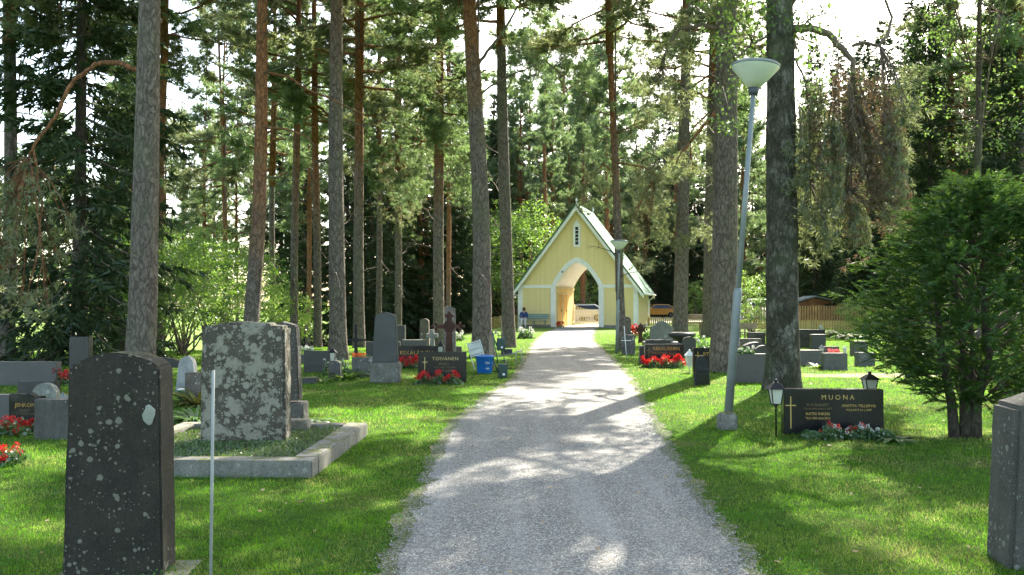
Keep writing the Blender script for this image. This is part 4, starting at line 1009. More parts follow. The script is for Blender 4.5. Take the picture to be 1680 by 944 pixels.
MB().box(HW + .003, HW + .035, -.045, .2, 0, ZS - .1).build("corner_board", TRIM, gh); MB().box(HW + .003, HW + .035, DP - .22, DP, 0, ZS - .1).build("corner_board", TRIM, gh)
sl_ = math.atan2(ZA - ZS, HW)
for sx in (-1, 1):
    # roof slope slab + rake board
    ex = .42; nx_, nz_ = math.sin(sl_), math.cos(sl_)
    xe = sx * (HW + ex); ze = ZS - ex * (ZA - ZS) / HW
    th = .09
    out = [(0.0, ZA), (xe, ze), (xe + sx * 0, ze + th / nz_), (0.0, ZA + th / nz_)]
    MB().prism(out, -.38, DP + .38).build("roof", ROOFG, gh)
    out = [(0.0, ZA - .002), (xe, ze - .002), (xe, ze - .002 - .26), (0, ZA - .002 - .30)]
    MB().prism(out, -.36, -.30).build("rake_board", TRIM, gh); MB().prism(out, DP + .30, DP + .36).build("rake_board", TRIM, gh)
    out = [(0, ZA + th / nz_ + .002), (xe + sx * .02, ze + th / nz_ + .002), (xe + sx * .02, ze - .03), (xe + sx * .02 - sx * .03, ze + .02), (0, ZA + .02)]
    MB().prism([(0, ZA + th / nz_ + .003), (xe, ze + th / nz_ + .003), (xe, ze + th / nz_ + .03), (0, ZA + th / nz_ + .03)], -.42, -.30).build("rake_flashing", plain("dark_green_flashing", (.03, .05, .04), .5), gh)
    MB().tube([(xe + sx * .05, -.38, ze + .03), (xe + sx * .05, DP + .38, ze + .03)], .06, 10).build("gutter", TRIM, gh)
    MB().prism([(sx * (HW + .003), ze + .02), (xe - sx * .01, ze + .0), (xe - sx * .01, ze - .02), (sx * (HW + .003), ze - .02)], -.28, DP + .28).build("soffit", TRIM, gh)
MB().tube([(HW + .47, DP - .1, ZS - .50), (HW + .30, DP - .1, ZS - .75), (HW + .09, DP - .1, ZS - .9), (HW + .09, DP - .1, .1)], .05, 8).build("downpipe", TRIM, gh)
MB().tube([(0, -.3, ZA + .12), (0, DP + .3, ZA + .12)], .05, 8).build("ridge_cap", plain("pale_green_flashing", (.35, .5, .4), .5), gh)
for yy in (-.2, DP + .1): MB().lathe([(.03, ZA + .1), (.03, ZA + .28), (.09, ZA + .36), (.03, ZA + .46), (.01, ZA + .6)], 10, Matrix.Translation((0, yy, 0))).build("finial", TRIM, gh)
wf = MB(); o1 = [(-.24, 5.3), (.24, 5.3), (.24, 6.72), (0, 7.12), (-.24, 6.72)]
wf.prism(o1, -.07, -.003); wfo = wf.build("gable_window", TRIM, gh, bevel=.01)
MB().box(-.10, .10, -.078, -.0715, 5.45, 6.62).build("pane", plain("dark_window_glass", (.02, .025, .03), .15), wfo)
mm = MB()
for q in range(1, 5): mm.box(-.10, .10, -.09, -.080, 5.45 + q * .235 - .02, 5.45 + q * .235 + .015)
mm.build("glazing_bar", TRIM, wfo)
gl = MB().prism([(-.06, 0), (.06, 0), (.05, .12), (-.05, .12)], -.22, -.06, Matrix.Translation((-.95, 0, 3.62))); gl.build("floodlight", plain("grey_metal", (.3, .3, .3), .5, .3), gh)
MB().box(-OW, OW, -.5, DP + .5, -.02, .016).build("threshold", plain("pale_gravel_yard", (.52, .49, .42), .95), gh)
ghm = Matrix.Translation(gh.location) @ Matrix.Rotation(gh.rotation_euler.z, 4, 'Z')
def ghp(x, y, z=0): return ghm @ Vector((x, y, z))
# gate leaves
CRM = plain("cream_gate_paint", (.80, .70, .38), .5, 0.0, .06)
def gate_leaf(x0, x1, yo, rz, label, hl, hr):
    r = empty("gate_leaf", ghp(x0, yo), label, "gate", None, gh.rotation_euler.z + rz); w = x1 - x0; sg = 1 if w > 0 else -1; w = abs(w)
    def top(x): t = x / w; return hl + (hr - hl) * t - .12 * math.sin(math.pi * t)
    n = int(w / .115); m = MB()
    for i in range(n):
        x = (i + .5) * w / n; m.box(sg * x - .026, sg * x + .026, -.02, .0, .10, top(x))
    m.build("pickets", CRM, r)
    MB().box(*sorted((0, sg * w)), .002, .045, .20, .30).box(*sorted((0, sg * w)), .002, .045, .80, .88).build("rail", TRIM, r)
    MB().box(-.05, .05, -.03, .06, .02, hl + .08).build("stile", TRIM, r); MB().box(sg * w - .04, sg * w + .04, -.03, .06, .02, hr + .1).build("stile", TRIM, r)
gate_leaf(-OW + .06, .42, DP + .1, .10, "left white and cream picket gate leaf with sweeping top inside the archway", 1.45, 1.18)
gate_leaf(OW - .06, .55, DP + .1, -.05, "short right cream picket gate leaf inside the archway", 1.3, 1.18)

# bench and the seated person
BEN = plain("blue_green_bench_paint", (.22, .33, .30), .6, 0.0, .12)
bn = empty("bench", ghp(-2.75, -.55), "blue green slatted bench against the gatehouse front wall", "bench", None, gh.rotation_euler.z)
m = MB()
for i in range(4): m.box(-.95, .95, -.42 + i * .11, -.33 + i * .11, .42, .45)
m.build("seat", BEN, bn, bevel=.004); m = MB()
for i in range(3): m.box(-.95, .95, .05 + i * .015, .075 + i * .015, .56 + i * .12, .665 + i * .12)
m.build("backrest", BEN, bn, bevel=.004)
for x in (-.75, .0, .75): MB().tube([(x, -.38, 0), (x, -.36, .415)], .022, 6).tube([(x, .06, 0), (x, .02, .41), (x, .10, .9)], .022, 6).tube([(x, -.38, .40), (x, .03, .40)], .018, 6).build("leg", plain("grey_metal", (.3, .3, .3), .5, .3), bn)

def skin(name, verts, edges, radii, mat, parent, sub=2):
    me = bpy.data.meshes.new(name); me.from_pydata(verts, edges, []); o = bpy.data.objects.new(name, me); col.objects.link(o)
    md = o.modifiers.new("s", 'SKIN'); md.use_smooth_shade = True
    for v_, r_ in zip(me.skin_vertices[0].data, radii): v_.radius = (r_, r_) if not isinstance(r_, tuple) else r_
    me.skin_vertices[0].data[0].use_root = True
    s2 = o.modifiers.new("ss", 'SUBSURF'); s2.levels = sub; s2.render_levels = sub
    bpy.context.view_layer.update()
    nm = bpy.data.meshes.new_from_object(o.evaluated_get(bpy.context.evaluated_depsgraph_get()))
    bpy.data.objects.remove(o); nm.materials.clear(); return link(name, nm, mat, parent)
SKIN = plain("skin", (.55, .33, .24), .6, 0, .05)
pr = empty("person", ghp(-3.42, -.72), "person in blue jacket and white trousers sitting at the left end of the bench", "person", None, gh.rotation_euler.z + .15)
V_ = [(0, .08, .52), (0, .10, .72), (0, .06, .95), (0, .04, 1.06), (0, .0, 1.17), (0, -.02, 1.27),
      (-.16, .06, .98), (-.24, -.02, .76), (-.10, -.20, .66), (-.04, -.26, .64), (.16, .06, .98), (.24, -.02, .76), (.10, -.20, .66), (.04, -.26, .63),
      (-.10, .02, .50), (-.12, -.38, .50), (-.13, -.36, .10), (-.13, -.48, .04), (.10, .02, .50), (.12, -.38, .50), (.15, -.40, .10), (.15, -.52, .04)]
E_ = [(0, 1), (1, 2), (2, 3), (3, 4), (4, 5), (2, 6), (6, 7), (7, 8), (8, 9), (2, 10), (10, 11), (11, 12), (12, 13), (0, 14), (14, 15), (15, 16), (16, 17), (0, 18), (18, 19), (19, 20), (20, 21)]
RR = [.13, .13, .13, .05, .085, .07, .06, .05, .04, .035, .06, .05, .04, .035, .085, .07, .045, .04, .085, .07, .045, .04]
skin("body", V_, E_, RR, SKIN, pr)
skin("jacket", [(0, .08, .55), (0, .10, .72), (0, .07, .96), (-.17, .06, .99), (-.25, -.02, .76), (-.11, -.19, .67), (.17, .06, .99), (.25, -.02, .76), (.11, -.19, .67)],
     [(0, 1), (1, 2), (2, 3), (3, 4), (4, 5), (2, 6), (6, 7), (7, 8)], [.165, .155, .145, .08, .068, .055, .08, .068, .055], plain("blue_jacket", (.035, .07, .20), .8, 0, .1), pr)
skin("trousers", [(0, .08, .53), (-.10, .0, .52), (-.12, -.39, .51), (-.13, -.37, .14), (.10, .0, .52), (.12, -.39, .51), (.15, -.41, .14)],
     [(0, 1), (1, 2), (2, 3), (0, 4), (4, 5), (5, 6)], [.135, .105, .088, .07, .105, .088, .07], plain("white_trousers", (.68, .66, .66), .8, 0, .06), pr)
MB().ball((0, .03, 1.22), .115, 1, 1.05, 1.1, 10).ball((0, .08, 1.14), .09, 1.1, .8, 1.2, 8).build("hair", plain("auburn_hair", (.13, .045, .02), .7, 0, .2), pr)
MB().box(-.17, -.09, -.62, -.40, 0, .07).box(.11, .19, -.65, -.43, 0, .07).build("shoes", plain("pale_shoes", (.5, .48, .46), .7), pr, bevel=.02)
bg_ = empty("pushchair", ghp(-4.55, -.5), "black wheeled bag and pushchair beside the gatehouse left corner", "pushchair")
MB().prism([(-.22, .25), (.2, .25), (.28, .75), (-.3, .95), (-.32, .6)], -.2, .2).build("seat_bag", plain("black_fabric", (.015, .015, .018), .85), bg_, bevel=.04)
MB().tube([(.2, -.2, .1), (-.3, -.2, 1.05), (-.3, .2, 1.05), (.2, .2, .1)], .015, 6).build("frame", GM, bg_)
for x in (-.2, .22):
    for y_ in (-.23, .23): MB().lathe([(.0, -.02), (.10, -.02), (.10, .02), (0, .02)], 14, Matrix.Translation((x, y_, .10)) @ Matrix.Rotation(math.radians(90), 4, 'X')).build("wheel", BLACKP, bg_)
pp = ghp(-OW + .4, -.35); flowers(840 + F * pp.x / pp.y, 545, pp.y, .45, .3, .4, RED, "red potted flowers at the left foot of the archway", 200, 12, fr=.11, ls=.07)

# ------------------------------------------------------------------ picket fences and shelter
FW = plain("yellow_fence_paint", (.66, .50, .18), .7, 0.0, .14)
def fence(pts, label, hgt_=.82, pitch=.145, pw=.095, mat=FW, z=None):
    r = empty("picket_fence", (pts[0][0], pts[0][1], 0), label, "fence", "fences of the churchyard"); ox, oy = pts[0]
    m = MB(); rails = MB(); carry = 0
    for (ax, ay), (bx, by) in zip(pts, pts[1:]):
        L = math.hypot(bx - ax, by - ay); ux, uy = (bx - ax) / L, (by - ay) / L; rot = math.atan2(uy, ux); s = carry
        while s < L:
            x, y = ax + ux * s, ay + uy * s; zz = hgt(x, y)
            M = Matrix.Translation((x - ox, y - oy, zz)) @ Matrix.Rotation(rot, 4, 'Z'); w = pw / 2
            m.prism([(-w, .06), (w, .06), (w, hgt_ - .05), (w * .5, hgt_), (-w * .5, hgt_), (-w, hgt_ - .05)], -.012, .010, M); s += pitch
        carry = s - L
        k = max(1, int(L / 1.8))
        for i in range(k):
            xa, ya, xb, yb = ax + ux * L * i / k, ay + uy * L * i / k, ax + ux * L * (i + 1) / k, ay + uy * L * (i + 1) / k
            for zz in (.22, hgt_ - .22): rails.tube([(xa - ox, ya - oy + .04, hgt(xa, ya) + zz), (xb - ox, yb - oy + .04, hgt(xb, yb) + zz)], .028, 4, smooth=False)
            MB().box(-.04, .04, .0, .09, -.1, hgt_ + .02).build("post", mat, r, (xa - ox, ya - oy + .06, hgt(xa, ya)))
    m.build("pickets", mat, r); rails.build("rail", mat, r)
lf = ghp(-HW - .1, 1.0)
fence([(lf.x, lf.y), (-3.0, 63.5), (-7.5, 66), (-15, 68), (-20, 69)], "yellow picket fence running left from the gatehouse among the pine trunks")
rf = ghp(HW + .1, DP - .3)
fence([(rf.x, rf.y), (13.4, 61.5)], "yellow picket fence on the right of the gatehouse below the orange car", .64)
fence([(12.6, 57), (15.2, 52), (21.5, 50)], "yellow picket fence section behind the black gravestones in the right distance", .62)
fence([(15.5, 59), (19.5, 56), (30, 56.5)], "taller ochre picket fence behind the open wooden shelter", 1.45, .17, .11, plain("ochre_fence_wood", (.50, .29, .12), .7, 0.0, .15))
sh = empty("wooden_shelter", (20.9, 60.5, 0), "small open wooden shelter with low pitched grey roof behind the fence", "shelter")
ZR = 2.0; WD = plain("orange_brown_wood", (.36, .16, .06), .7, 0, .2)
for x in (-1.5, -.5, .5, 1.4):
    for y_ in (-.9, .9): MB().box(x - .05, x + .05, y_ - .05, y_ + .05, 0, 1.62).build("post", WD, sh)
MB().prism([(-1.9, 1.62), (-.5, 2.02), (2.0, 1.50), (2.0, 1.58), (-.5, 2.12), (-1.9, 1.70)], -1.2, 1.2).build("roof", plain("grey_felt_roof", (.22, .23, .20), .9), sh)
MB().prism([(-1.5, 1.45), (1.4, 1.3), (1.4, 1.5), (-.5, 1.95), (-1.5, 1.65)], -.92, -.86).build("gable_board", WD, sh)
MB().box(-1.5, 1.4, .86, .92, .1, 1.2).build("back_wall", WD, sh)
wb = empty("wooden_bench", (at(1222, 555, 36).x, 36, 0), "plain wooden bench with slatted back between lamp post and mottled tree", "bench")
for x in (-.4, -.2, 0, .2, .4): MB().box(x - .03, x + .03, -.02, .02, .02, .55).build("back_slat", WOODM, wb)
MB().box(-.5, .5, -.4, -.03, .40, .44).build("seat", WOODM, wb); MB().box(-.5, .5, -.03, .03, .56, .80).build("backrest", WOODM, wb)
for x in (-.45, .45): MB().box(x - .03, x + .03, -.38, -.32, 0, .399).build("leg", WOODM, wb)
tb = empty("wooden_table", (at(1150, 548, 44).x, 44, 0), "long weathered wooden bench board between the two right pine trunks", "bench")
MB().box(-1.3, 1.3, -.25, .25, .62, .68).build("seat", WOODM, tb, bevel=.01); MB().box(-1.3, 1.3, .22, .26, .8, 1.05).build("backrest", WOODM, tb, bevel=.01)
for x in (-1, 0, 1): MB().box(x - .05, x + .05, -.2, .2, 0, .619).build("leg", WOODM, tb)

# ------------------------------------------------------------------ cars
def car(x, y, rz, mat, label, kind='hatch', name="parked_car"):
    r = empty(name, (x, y, .02), label, "car", "cars parked beyond the churchyard fence", math.radians(rz)); L = 4.3
    if kind == 'van': prof = [(-2.3, .35), (2.3, .35), (2.35, .75), (2.2, 1.05), (1.5, 1.25), (.9, 1.95), (-2.2, 2.0), (-2.35, 1.7)]; gz = [(1.42, 1.27), (.92, 1.84), (-.1, 1.86), (-.1, 1.27)]; top = 1.9
    elif kind == 'hatch': prof = [(-2.1, .35), (2.1, .35), (2.15, .65), (2.0, .88), (1.15, 1.02), (.45, 1.48), (-1.2, 1.50), (-1.95, 1.02), (-2.15, .8)]; gz = [(1.02, 1.04), (.42, 1.40), (-1.15, 1.42), (-1.7, 1.04)]; top = 1.45
    else: prof = [(-2.2, .35), (2.2, .35), (2.25, .65), (2.1, .85), (1.2, .98), (.55, 1.40), (-.9, 1.42), (-1.5, 1.05), (-2.15, .98), (-2.25, .7)]; gz = [(1.0, 1.0), (.5, 1.33), (-.85, 1.35), (-1.3, 1.04)]; top = 1.38
    def loft(prof_, w0, w1, zt, z0=.9):
        def hw(z): return w0 if z <= z0 else w0 + (w1 - w0) * (z - z0) / (zt - z0)
        n = len(prof_); vs = [(px_, -hw(z), z) for px_, z in prof_] + [(px_, hw(z), z) for px_, z in prof_]
        return MB().add(vs, [tuple(range(n)), tuple(range(2 * n - 1, n - 1, -1))] + [(i, i + n, (i + 1) % n + n, (i + 1) % n) for i in range(n)])
    loft(prof, .84, .64, top).build("body", mat, r, bevel=.05, seg=3)
    GL = plain("tinted_car_glass", (.015, .02, .025), .05, 0, .05)
    g_ = MB()
    for sy in (-1, 1):
        a_ = [(px_ , sy * ((.84 if z <= .9 else .84 - .2 * (z - .9) / (top - .9)) + .006), z) for px_, z in gz]; g_.add(a_, [(0, 1, 2, 3) if sy < 0 else (3, 2, 1, 0)])
    i0 = 4 if kind != 'van' else 4
    (xa, za), (xb, zb) = prof[i0], prof[i0 + 1]; nv = Vector((zb - za, 0, xa - xb)).normalized() * (.012 if zb > za else -.012)
    def P_(t, sy, hwf=.88):
        x_ = xa + (xb - xa) * t; z_ = za + (zb - za) * t; w_ = (.84 if z_ <= .9 else .84 - .2 * (z_ - .9) / (top - .9)) * hwf; return (x_ + abs(nv.x), sy * w_, z_ + abs(nv.z))
    g_.add([P_(.08, -1), P_(.08, 1), P_(.92, 1), P_(.92, -1)], [(0, 1, 2, 3)]); g_.build("window", GL, r)
    for xx in (-1.35, 1.35):
        for sy in (-1, 1):
            M = Matrix.Translation((xx, sy * .78, .32)) @ Matrix.Rotation(math.radians(90), 4, 'X')
            w_ = empty("wheel", (0, 0, 0)); w_.parent = r
            MB().lathe([(.2, -.1), (.30, -.1), (.32, -.06), (.32, .06), (.30, .1), (.2, .1)], 20, M).build("tyre", BLACKP, w_)
            MB().lathe([(.02, -.105), (.19, -.09), (.2, -.105), (.2, .105), (.19, .09), (.02, .105)], 14, M).build("rim", plain("silver_rim", (.5, .5, .5), .35, .7), w_)
    for sy in (-1, 1):
        MB().box(prof[2][0] - .12, prof[2][0] - .005, sy * .62 - .15, sy * .62 + .15, .66, .80).build("headlight", plain("headlamp_glass", (.6, .62, .62), .15), r, bevel=.02)
        MB().box(prof[-1][0] - .02, prof[-1][0] + .1, sy * .68 - .1, sy * .68 + .1, .75, .95).build("tail_light", plain("red_lens", (.4, .02, .02), .2), r, bevel=.02)
    return r
def carpaint(n, c): return plain(n, c, .28, 0.0, .02)
car(at(1076, 520, 96).x, 96, 200, carpaint("orange_car_paint", (.58, .25, .035)), "orange hatchback parked in the wood edge right of the gatehouse")
car(at(1243, 528, 78).x, 78, 262, carpaint("white_car_paint", (.78, .78, .76)), "white van facing the fence left of the mottled tree trunk", 'van')
car(at(1215, 528, 88).x, 88, 190, carpaint("silver_car_paint", (.62, .62, .62)), "pale silver car behind the small green tree left of the white van", 'sedan')
car(at(955, 524, 80).x, 80, 175, carpaint("white_car_paint", (.78, .78, .76)), "white car seen through the archway over the gate leaf", 'hatch')
car(at(1375, 520, 86).x, 86, 185, carpaint("white_car_paint", (.78, .78, .76)), "white car whose roof shows above the tall fence right of the shelter", 'sedan')
car(at(1396, 520, 88).x + .5, 88.5, 178, carpaint("silver_car_paint", (.62, .62, .62)), "second pale car roof above the tall fence beside the dark bush", 'sedan')

# ------------------------------------------------------------------ trees
CR = [pine_crown(s_, H=h_, Rr=r_) for s_, h_, r_ in ((1, 11, 2.9), (2, 12.5, 3.2), (3, 10, 2.6), (4, 13, 3.0))]
CF = [pine_crown(s_, H=h_, Rr=r_, nl=44, ntw=20, ntf=7, per=7, NL=.29, NW=.050) for s_, h_, r_ in ((5, 13, 3.0), (6, 14.5, 3.3), (7, 12, 2.9), (8, 15, 3.2))]
SPR = [spruce_crown(s_, H=h_, Rr=r_) for s_, h_, r_ in ((11, 21, 2.9), (12, 18, 2.6), (13, 24, 3.3))]
def trunk_mesh(line, H, r0, r1, flare=1.35, n=14, step=.4, rough=.05, seed=0, rtop=.06):
    """line(z)->(x,y) offset; radius r0 at ground-ish, r1 at z=8"""
    m = MB(); rings = int(H / step); vs = []; fs = []
    for i in range(rings + 1):
        z = -.25 + (H + .25) * i / rings
        rr = r0 + (r1 - r0) * min(z, 9) / 8.0 if z < 9 else max(rtop, (r0 + (r1 - r0) * 9 / 8) * (1 - (z - 9) / (H - 9 + .5) * .85))
        x, y = line(z)
        for k in range(n):
            an = 2 * math.pi * k / n
            nz = noise.noise((math.cos(an) * 1.3 + seed, math.sin(an) * 1.3, z * .9)) + .5 * noise.noise((math.cos(an) * 4 + seed, math.sin(an) * 4, z * 3))
            fl = (flare - 1) * math.exp(-max(z, 0) / .35) * (1 + .35 * math.sin(an * 5 + seed))
            q = rr * (1 + rough * nz + fl); vs.append((x + q * math.cos(an), y + q * math.sin(an), z))
    for i in range(rings):
        for k in range(n):
            k2 = (k + 1) % n; fs.append((i * n + k, i * n + k2, (i + 1) * n + k2, (i + 1) * n + k))
    m.add(vs, fs, True); m.f.append(tuple(rings * n + k for k in range(n))); m.sm.append(True)
    return m.mesh("trunk")
DB = []
for s_ in range(3):
    R = np.random.default_rng(70 + s_); m = MB()
    for i in range(13):
        z = 2.5 + i * .62 + R.uniform(-.2, .2); pts = limb_path(R, (0, 0, z), R.uniform(0, 6.28), R.uniform(-.3, .5), R.uniform(.3, 2.4) * (.5 + z / 12), 6, .5, .02)
        m.tube(pts, list(np.linspace(.022, .004, 6)), 4)
        for q in range(3):
            k = R.integers(2, 5); p2 = limb_path(R, pts[k], R.uniform(0, 6.28), R.uniform(-.2, .5), R.uniform(.2, .7), 4, .5); m.tube(p2, [.009, .007, .005, .002], 3)
    m.tube([(0, 0, 2), (0, 0, 11)], .03, 5)  # core tube added along the trunk axis to bridge the branches, not a branch
    DB.append(m.mesh("dead_branches"))
DBM = plain("dry_branch_bark", (.16, .12, .09), .9, 0, .2)
# x500,x0 (photo columns at rows 500 and 0), widths, depth, base/gone orange heights, height, crown base
TR = [
 (12, 14, 22, 18, 24, 30, 40, 21, 9, 1, "grey trunk pine at the far left edge of the view", 'pine'),
 (230, 250, 45, 33, 15.5, 14, 22, 24, 11, 2, "big grey brown pine with an orange limb arching left, behind the foreground headstone", 'pine'),
 (261, 270, 15, 11, 30, 3.0, 6.0, 20, 10.5, 1, "slender red barked pine showing just right of the big left pine", 'pine'),
 (372, 360, 9, 6, 46, 3, 6, 19, 9, 0, "very thin orange pine rising from the bright bushes", 'pine'),
 (411, 434, 25, 17, 22.5, 1.5, 5.5, 23, 11.5, 3, "reddish pine leaning right above the lichened stone", 'pine'),
 (447, 449, 10, 8, 44, 9, 14, 22, 9, 2, "thin dark grey pine right of the leaning reddish pine", 'pine'),
 (484, 488, 13, 10, 36, 4, 10, 21, 10, 0, "straight grey pine left of the thin red trunk pair", 'pine'),
 (506, 508, 8, 7, 52, 1.5, 4, 20, 8, 1, "thin red pine standing just behind a straighter grey red one", 'pine'),
 (520, 517, 13, 9, 37, 4.5, 7.5, 21, 9, 3, "slim pine grey below and red above, left of the largest left pine", 'pine'),
 (554, 553, 27, 20, 25, 7, 15, 24, 12, 2, "large straight grey pine in the middle left with stele at its foot", 'pine'),
 (590, 586, 18, 12, 34, 5.0, 8.5, 22, 10, 0, "pine with orange upper trunk right of the large straight grey pine", 'pine'),
 (621, 623, 10, 8, 44, 7, 11, 21, 8.5, 1, "slim dark pine rising above the tapering obelisk", 'pine'),
 (653, 657, 12, 9, 43, 5, 9, 21, 8, 2, "slim pine with reddish top right of the obelisk", 'pine'),
 (720, 722, 18, 13, 35, 4.5, 8, 18, 7.5, 3, "pine with orange upper trunk and low leafy crown behind the rusty cross", 'pine'),
 (736, 735, 8, 6, 52, 1.5, 4, 18, 8, 0, "very thin red pine just right of the low crowned pine", 'pine'),
 (789, 774, 31, 22, 26.5, 7, 9.5, 24, 11.2, 1, "big pine leaning left beside the blue tub and tools", 'pine'),
 (833, 821, 21, 15, 32, 30, 40, 23, 11.5, 2, "tall grey pine at the left edge of the path before the gatehouse", 'pine'),
 (893, 893, 9, 8, 72, 0, 3, 19, 9, 3, "thin bright red pine above the left slope of the gatehouse roof", 'pine'),
 (907, 907, 8, 7, 80, 0, 3, 20, 10, 0, "paler red pine second left of the gatehouse ridge", 'pine'),
 (934, 933, 8, 7, 82, 0, 3, 18, 9, 1, "red pine just left of the gatehouse ridge", 'pine'),
 (956, 958, 8, 6, 84, 0, 3, 19, 9, 2, "red pine rising behind the gatehouse ridge", 'pine'),
 (996, 993, 8, 6, 78, 0, 3, 17, 9, 3, "red pine right of the gatehouse ridge behind the roof", 'pine'),
 (1018, 998, 14, 9, 30, 3.5, 8, 19, 10.5, 0, "slender brown pine standing directly in front of the gatehouse right side", 'pine'),
 (1117, 1127, 24, 15, 38, 14, 20, 23, 10.5, 1, "grey brown pine right of the gatehouse leaning slightly right", 'pine'),
 (1163, 1170, 20, 15, 42, 30, 40, 23, 10.5, 2, "grey pine half hidden behind the big dark right pine", 'pine'),
 (1188, 1192, 43, 33, 21, 10, 16, 24, 9.8, 3, "massive dark brown pine right of the path behind the round topped headstone", 'pine'),
 (1284, 1280, 52, 43, 16.5, 30, 40, 23, 13, 0, "massive mottled grey old tree behind the MUONA stone", 'old'),
 (1583, 1583, 9, 8, 60, 0, 3, 19, 10, 1, "thin red pine above the dark green bush", 'pine'),
 (1678, 1668, 15, 12, 34, 30, 40, 21, 10, 2, "dark trunk pine at the right edge of the view", 'pine'),
]
TREE = {}
for i, (xa, xb, wa, wb_, Y, z1, z2, H, cb, cv_, lab, kind) in enumerate(TR):
    A = at(xa, 500, Y); B = at(xb, 0, Y); dx = (B.x - A.x) / (B.z - A.z); X0 = A.x - dx * A.z; zg = hgt(X0, Y)
    ra = wa / F * Y / 2; rb = wb_ / F * Y / 2; dr = (rb - ra) / (B.z - A.z); r0 = ra - dr * A.z * 1.0; r8 = max(.05, r0 + dr * 8)
    r = empty("pine_tree" if kind == 'pine' else "old_tree", (X0, Y, zg), lab, "tree", "tall trees of the churchyard")
    bend = .35 if xa in (411, 789) else .1; ph = i * 1.7
    z500 = A.z - zg
    line = lambda z, dx=dx, bend=bend, ph=ph: (dx * z + bend * .25 * math.sin(z * .35 + ph) * min(1, max(0, z) / 4), .1 * math.sin(z * .3 + ph))
    near = Y < 28
    tm = trunk_mesh(line, H - 1.5, r0, r8, 1.22 if kind == 'old' else 1.34, 30 if near else 14, .14 if Y < 18 else (.25 if near else .5), .09 if kind == 'old' else .04, i * 3.1)
    link("trunk", tm, bark(z1, z2, 1.3 if Y < 40 else 1.15, 1 if kind == 'old' else 0), r)
    lx, ly = line(cb)
    fm, wm = CR[cv_] if Y < 50 else CF[cv_]; sc_ = (H - cb) / ((11, 12.5, 10, 13) if Y < 50 else (13, 14.5, 12, 15))[cv_]
    s_xy = sc_ * (1.45 if Y < 31 else 1.25 if Y < 40 else 1.05)
    c = link("crown", fm, PINE_LEAF if i % 3 else PINE_WARM, r, (lx, ly, cb), i * 1.3); c.scale = (s_xy, s_xy, sc_)
    b = link("branches", wm, bark(-9, -8), r, (lx, ly, cb), i * 1.3); b.scale = (s_xy, s_xy, sc_)
    if kind == 'old':
        bpy.data.objects.remove(c); bpy.data.objects.remove(b)
        cm_, bm_ = leafy(61, 13, 6.3, 760, 44, .15, .06, 40, .09, cf=.11)
        link("crown", cm_, DULL, r, (lx + .4, 0, 7.6)); link("branches", bm_, DBM, r, (lx + .4, 0, 7.6))
    if kind == 'pine' and Y > 20:
        d_ = link("dead_branches", DB[i % 3], DBM, r, (line(6)[0], 0, 0), i * 2.1)
        if Y > 33: d_.scale = (1.2, 1.2, 1.15)
    TREE[xa] = (r, Y)

# limbs and hanging foliage read off the photograph, hung on their own tree
def limb(key, pts, w0, w1, specs, lm=None, seed=0, spread=.35, red=True, dens=1.0, L=.16, hang=False, nm="limb", per=9):
    r, Y = TREE[key]; o = r.location; R = np.random.default_rng(900 + seed)
    P = [at(x, y, Y + (dy if len(q) > 2 else 0)) - o for q in pts for (x, y, dy) in [(q[0], q[1], q[2] if len(q) > 2 else 0)]]
    Q = []
    for a_, b_ in zip(P, P[1:]):
        for k in range(3): Q.append(a_.lerp(b_, k / 3) + Vector(R.normal(size=3) * .012 * (1 if Q else 0)))
    Q.append(P[-1])
    m = MB().tube(Q, [(w0 + (w1 - w0) * i / (len(Q) - 1)) / F * Y / 2 for i in range(len(Q))], 10)
    sp_ = []
    for (x, y, rad, *rest) in specs:
        dyy = rest[0] if rest else R.uniform(-1, 1) * rad / F * Y; ry = rest[1] if len(rest) > 1 else rad
        c = at(x, y, Y + dyy) - o; rr = rad / F * Y; sp_.append((c.x, c.y, c.z, rr, rr, ry / F * Y))
        tgt = min(Q, key=lambda q: (q - c).length + (0 if q.z > c.z - .2 else 1.5)); mid = tgt.lerp(c, .5) + Vector((0, 0, .08 * (tgt - c).length))
        m.tube([tgt, mid, c], [.014, .010, .004], 4)
        for k in range(5):
            e_ = c + Vector(R.normal(size=3)) * rr * .7; m.tube([c.lerp(mid, R.uniform(0, .6)), e_], [.007, .002], 3)
    if nm == "limb": lo = m.build("limb", bark(-9, -8) if red else DBM, r)
    else: lo = m.build(nm, DBM, r)
    if sp_:
        link("foliage", arr_mesh("limb_foliage", clumps(R, sp_, per=per, L=L, dens=dens), 3), lm or PINE_LEAF, lo)
def blob(R, x0, x1, y0, y1, n, rad, ry=None):
    return [(R.uniform(x0, x1), R.uniform(y0, y1), rad * R.uniform(.6, 1.3), R.uniform(-.8, .8), (ry or rad) * R.uniform(.6, 1.2)) for _ in range(n)]
rr_ = random.Random(4)
limb(230, [(232, 119), (205, 108), (178, 101), (158, 106), (135, 120), (112, 146), (98, 176), (88, 196), (76, 212), (55, 240), (48, 258)], 9, 4,
     blob(rr_, -20, 125, 290, 400, 20, 20, 15) + blob(rr_, -20, 90, 400, 530, 15, 18, 16) + [(50, 270, 16), (70, 290, 20)], PINE_WARM, 1, dens=1.15, L=.13)
limb(230, [(55, 248), (70, 330), (60, 420), (40, 500)], 4, 2, [], None, 2)
limb(12, [(14, 60), (60, 45), (95, 20), (110, -20)], 5, 3, blob(rr_, 20, 150, 20, 110, 9, 24), None, 3)
limb(434 if 434 in TREE else 411, [(428, 118), (470, 125), (500, 145), (540, 160), (600, 190)], 5, 2, [], None, 4)
limb(411, [(430, 210), (470, 212), (500, 222), (518, 240)], 5, 2, [], None, 5)
limb(789, [(785, 105), (800, 85), (820, 60), (838, 30), (850, 10)], 6, 3, [], None, 6, red=False)
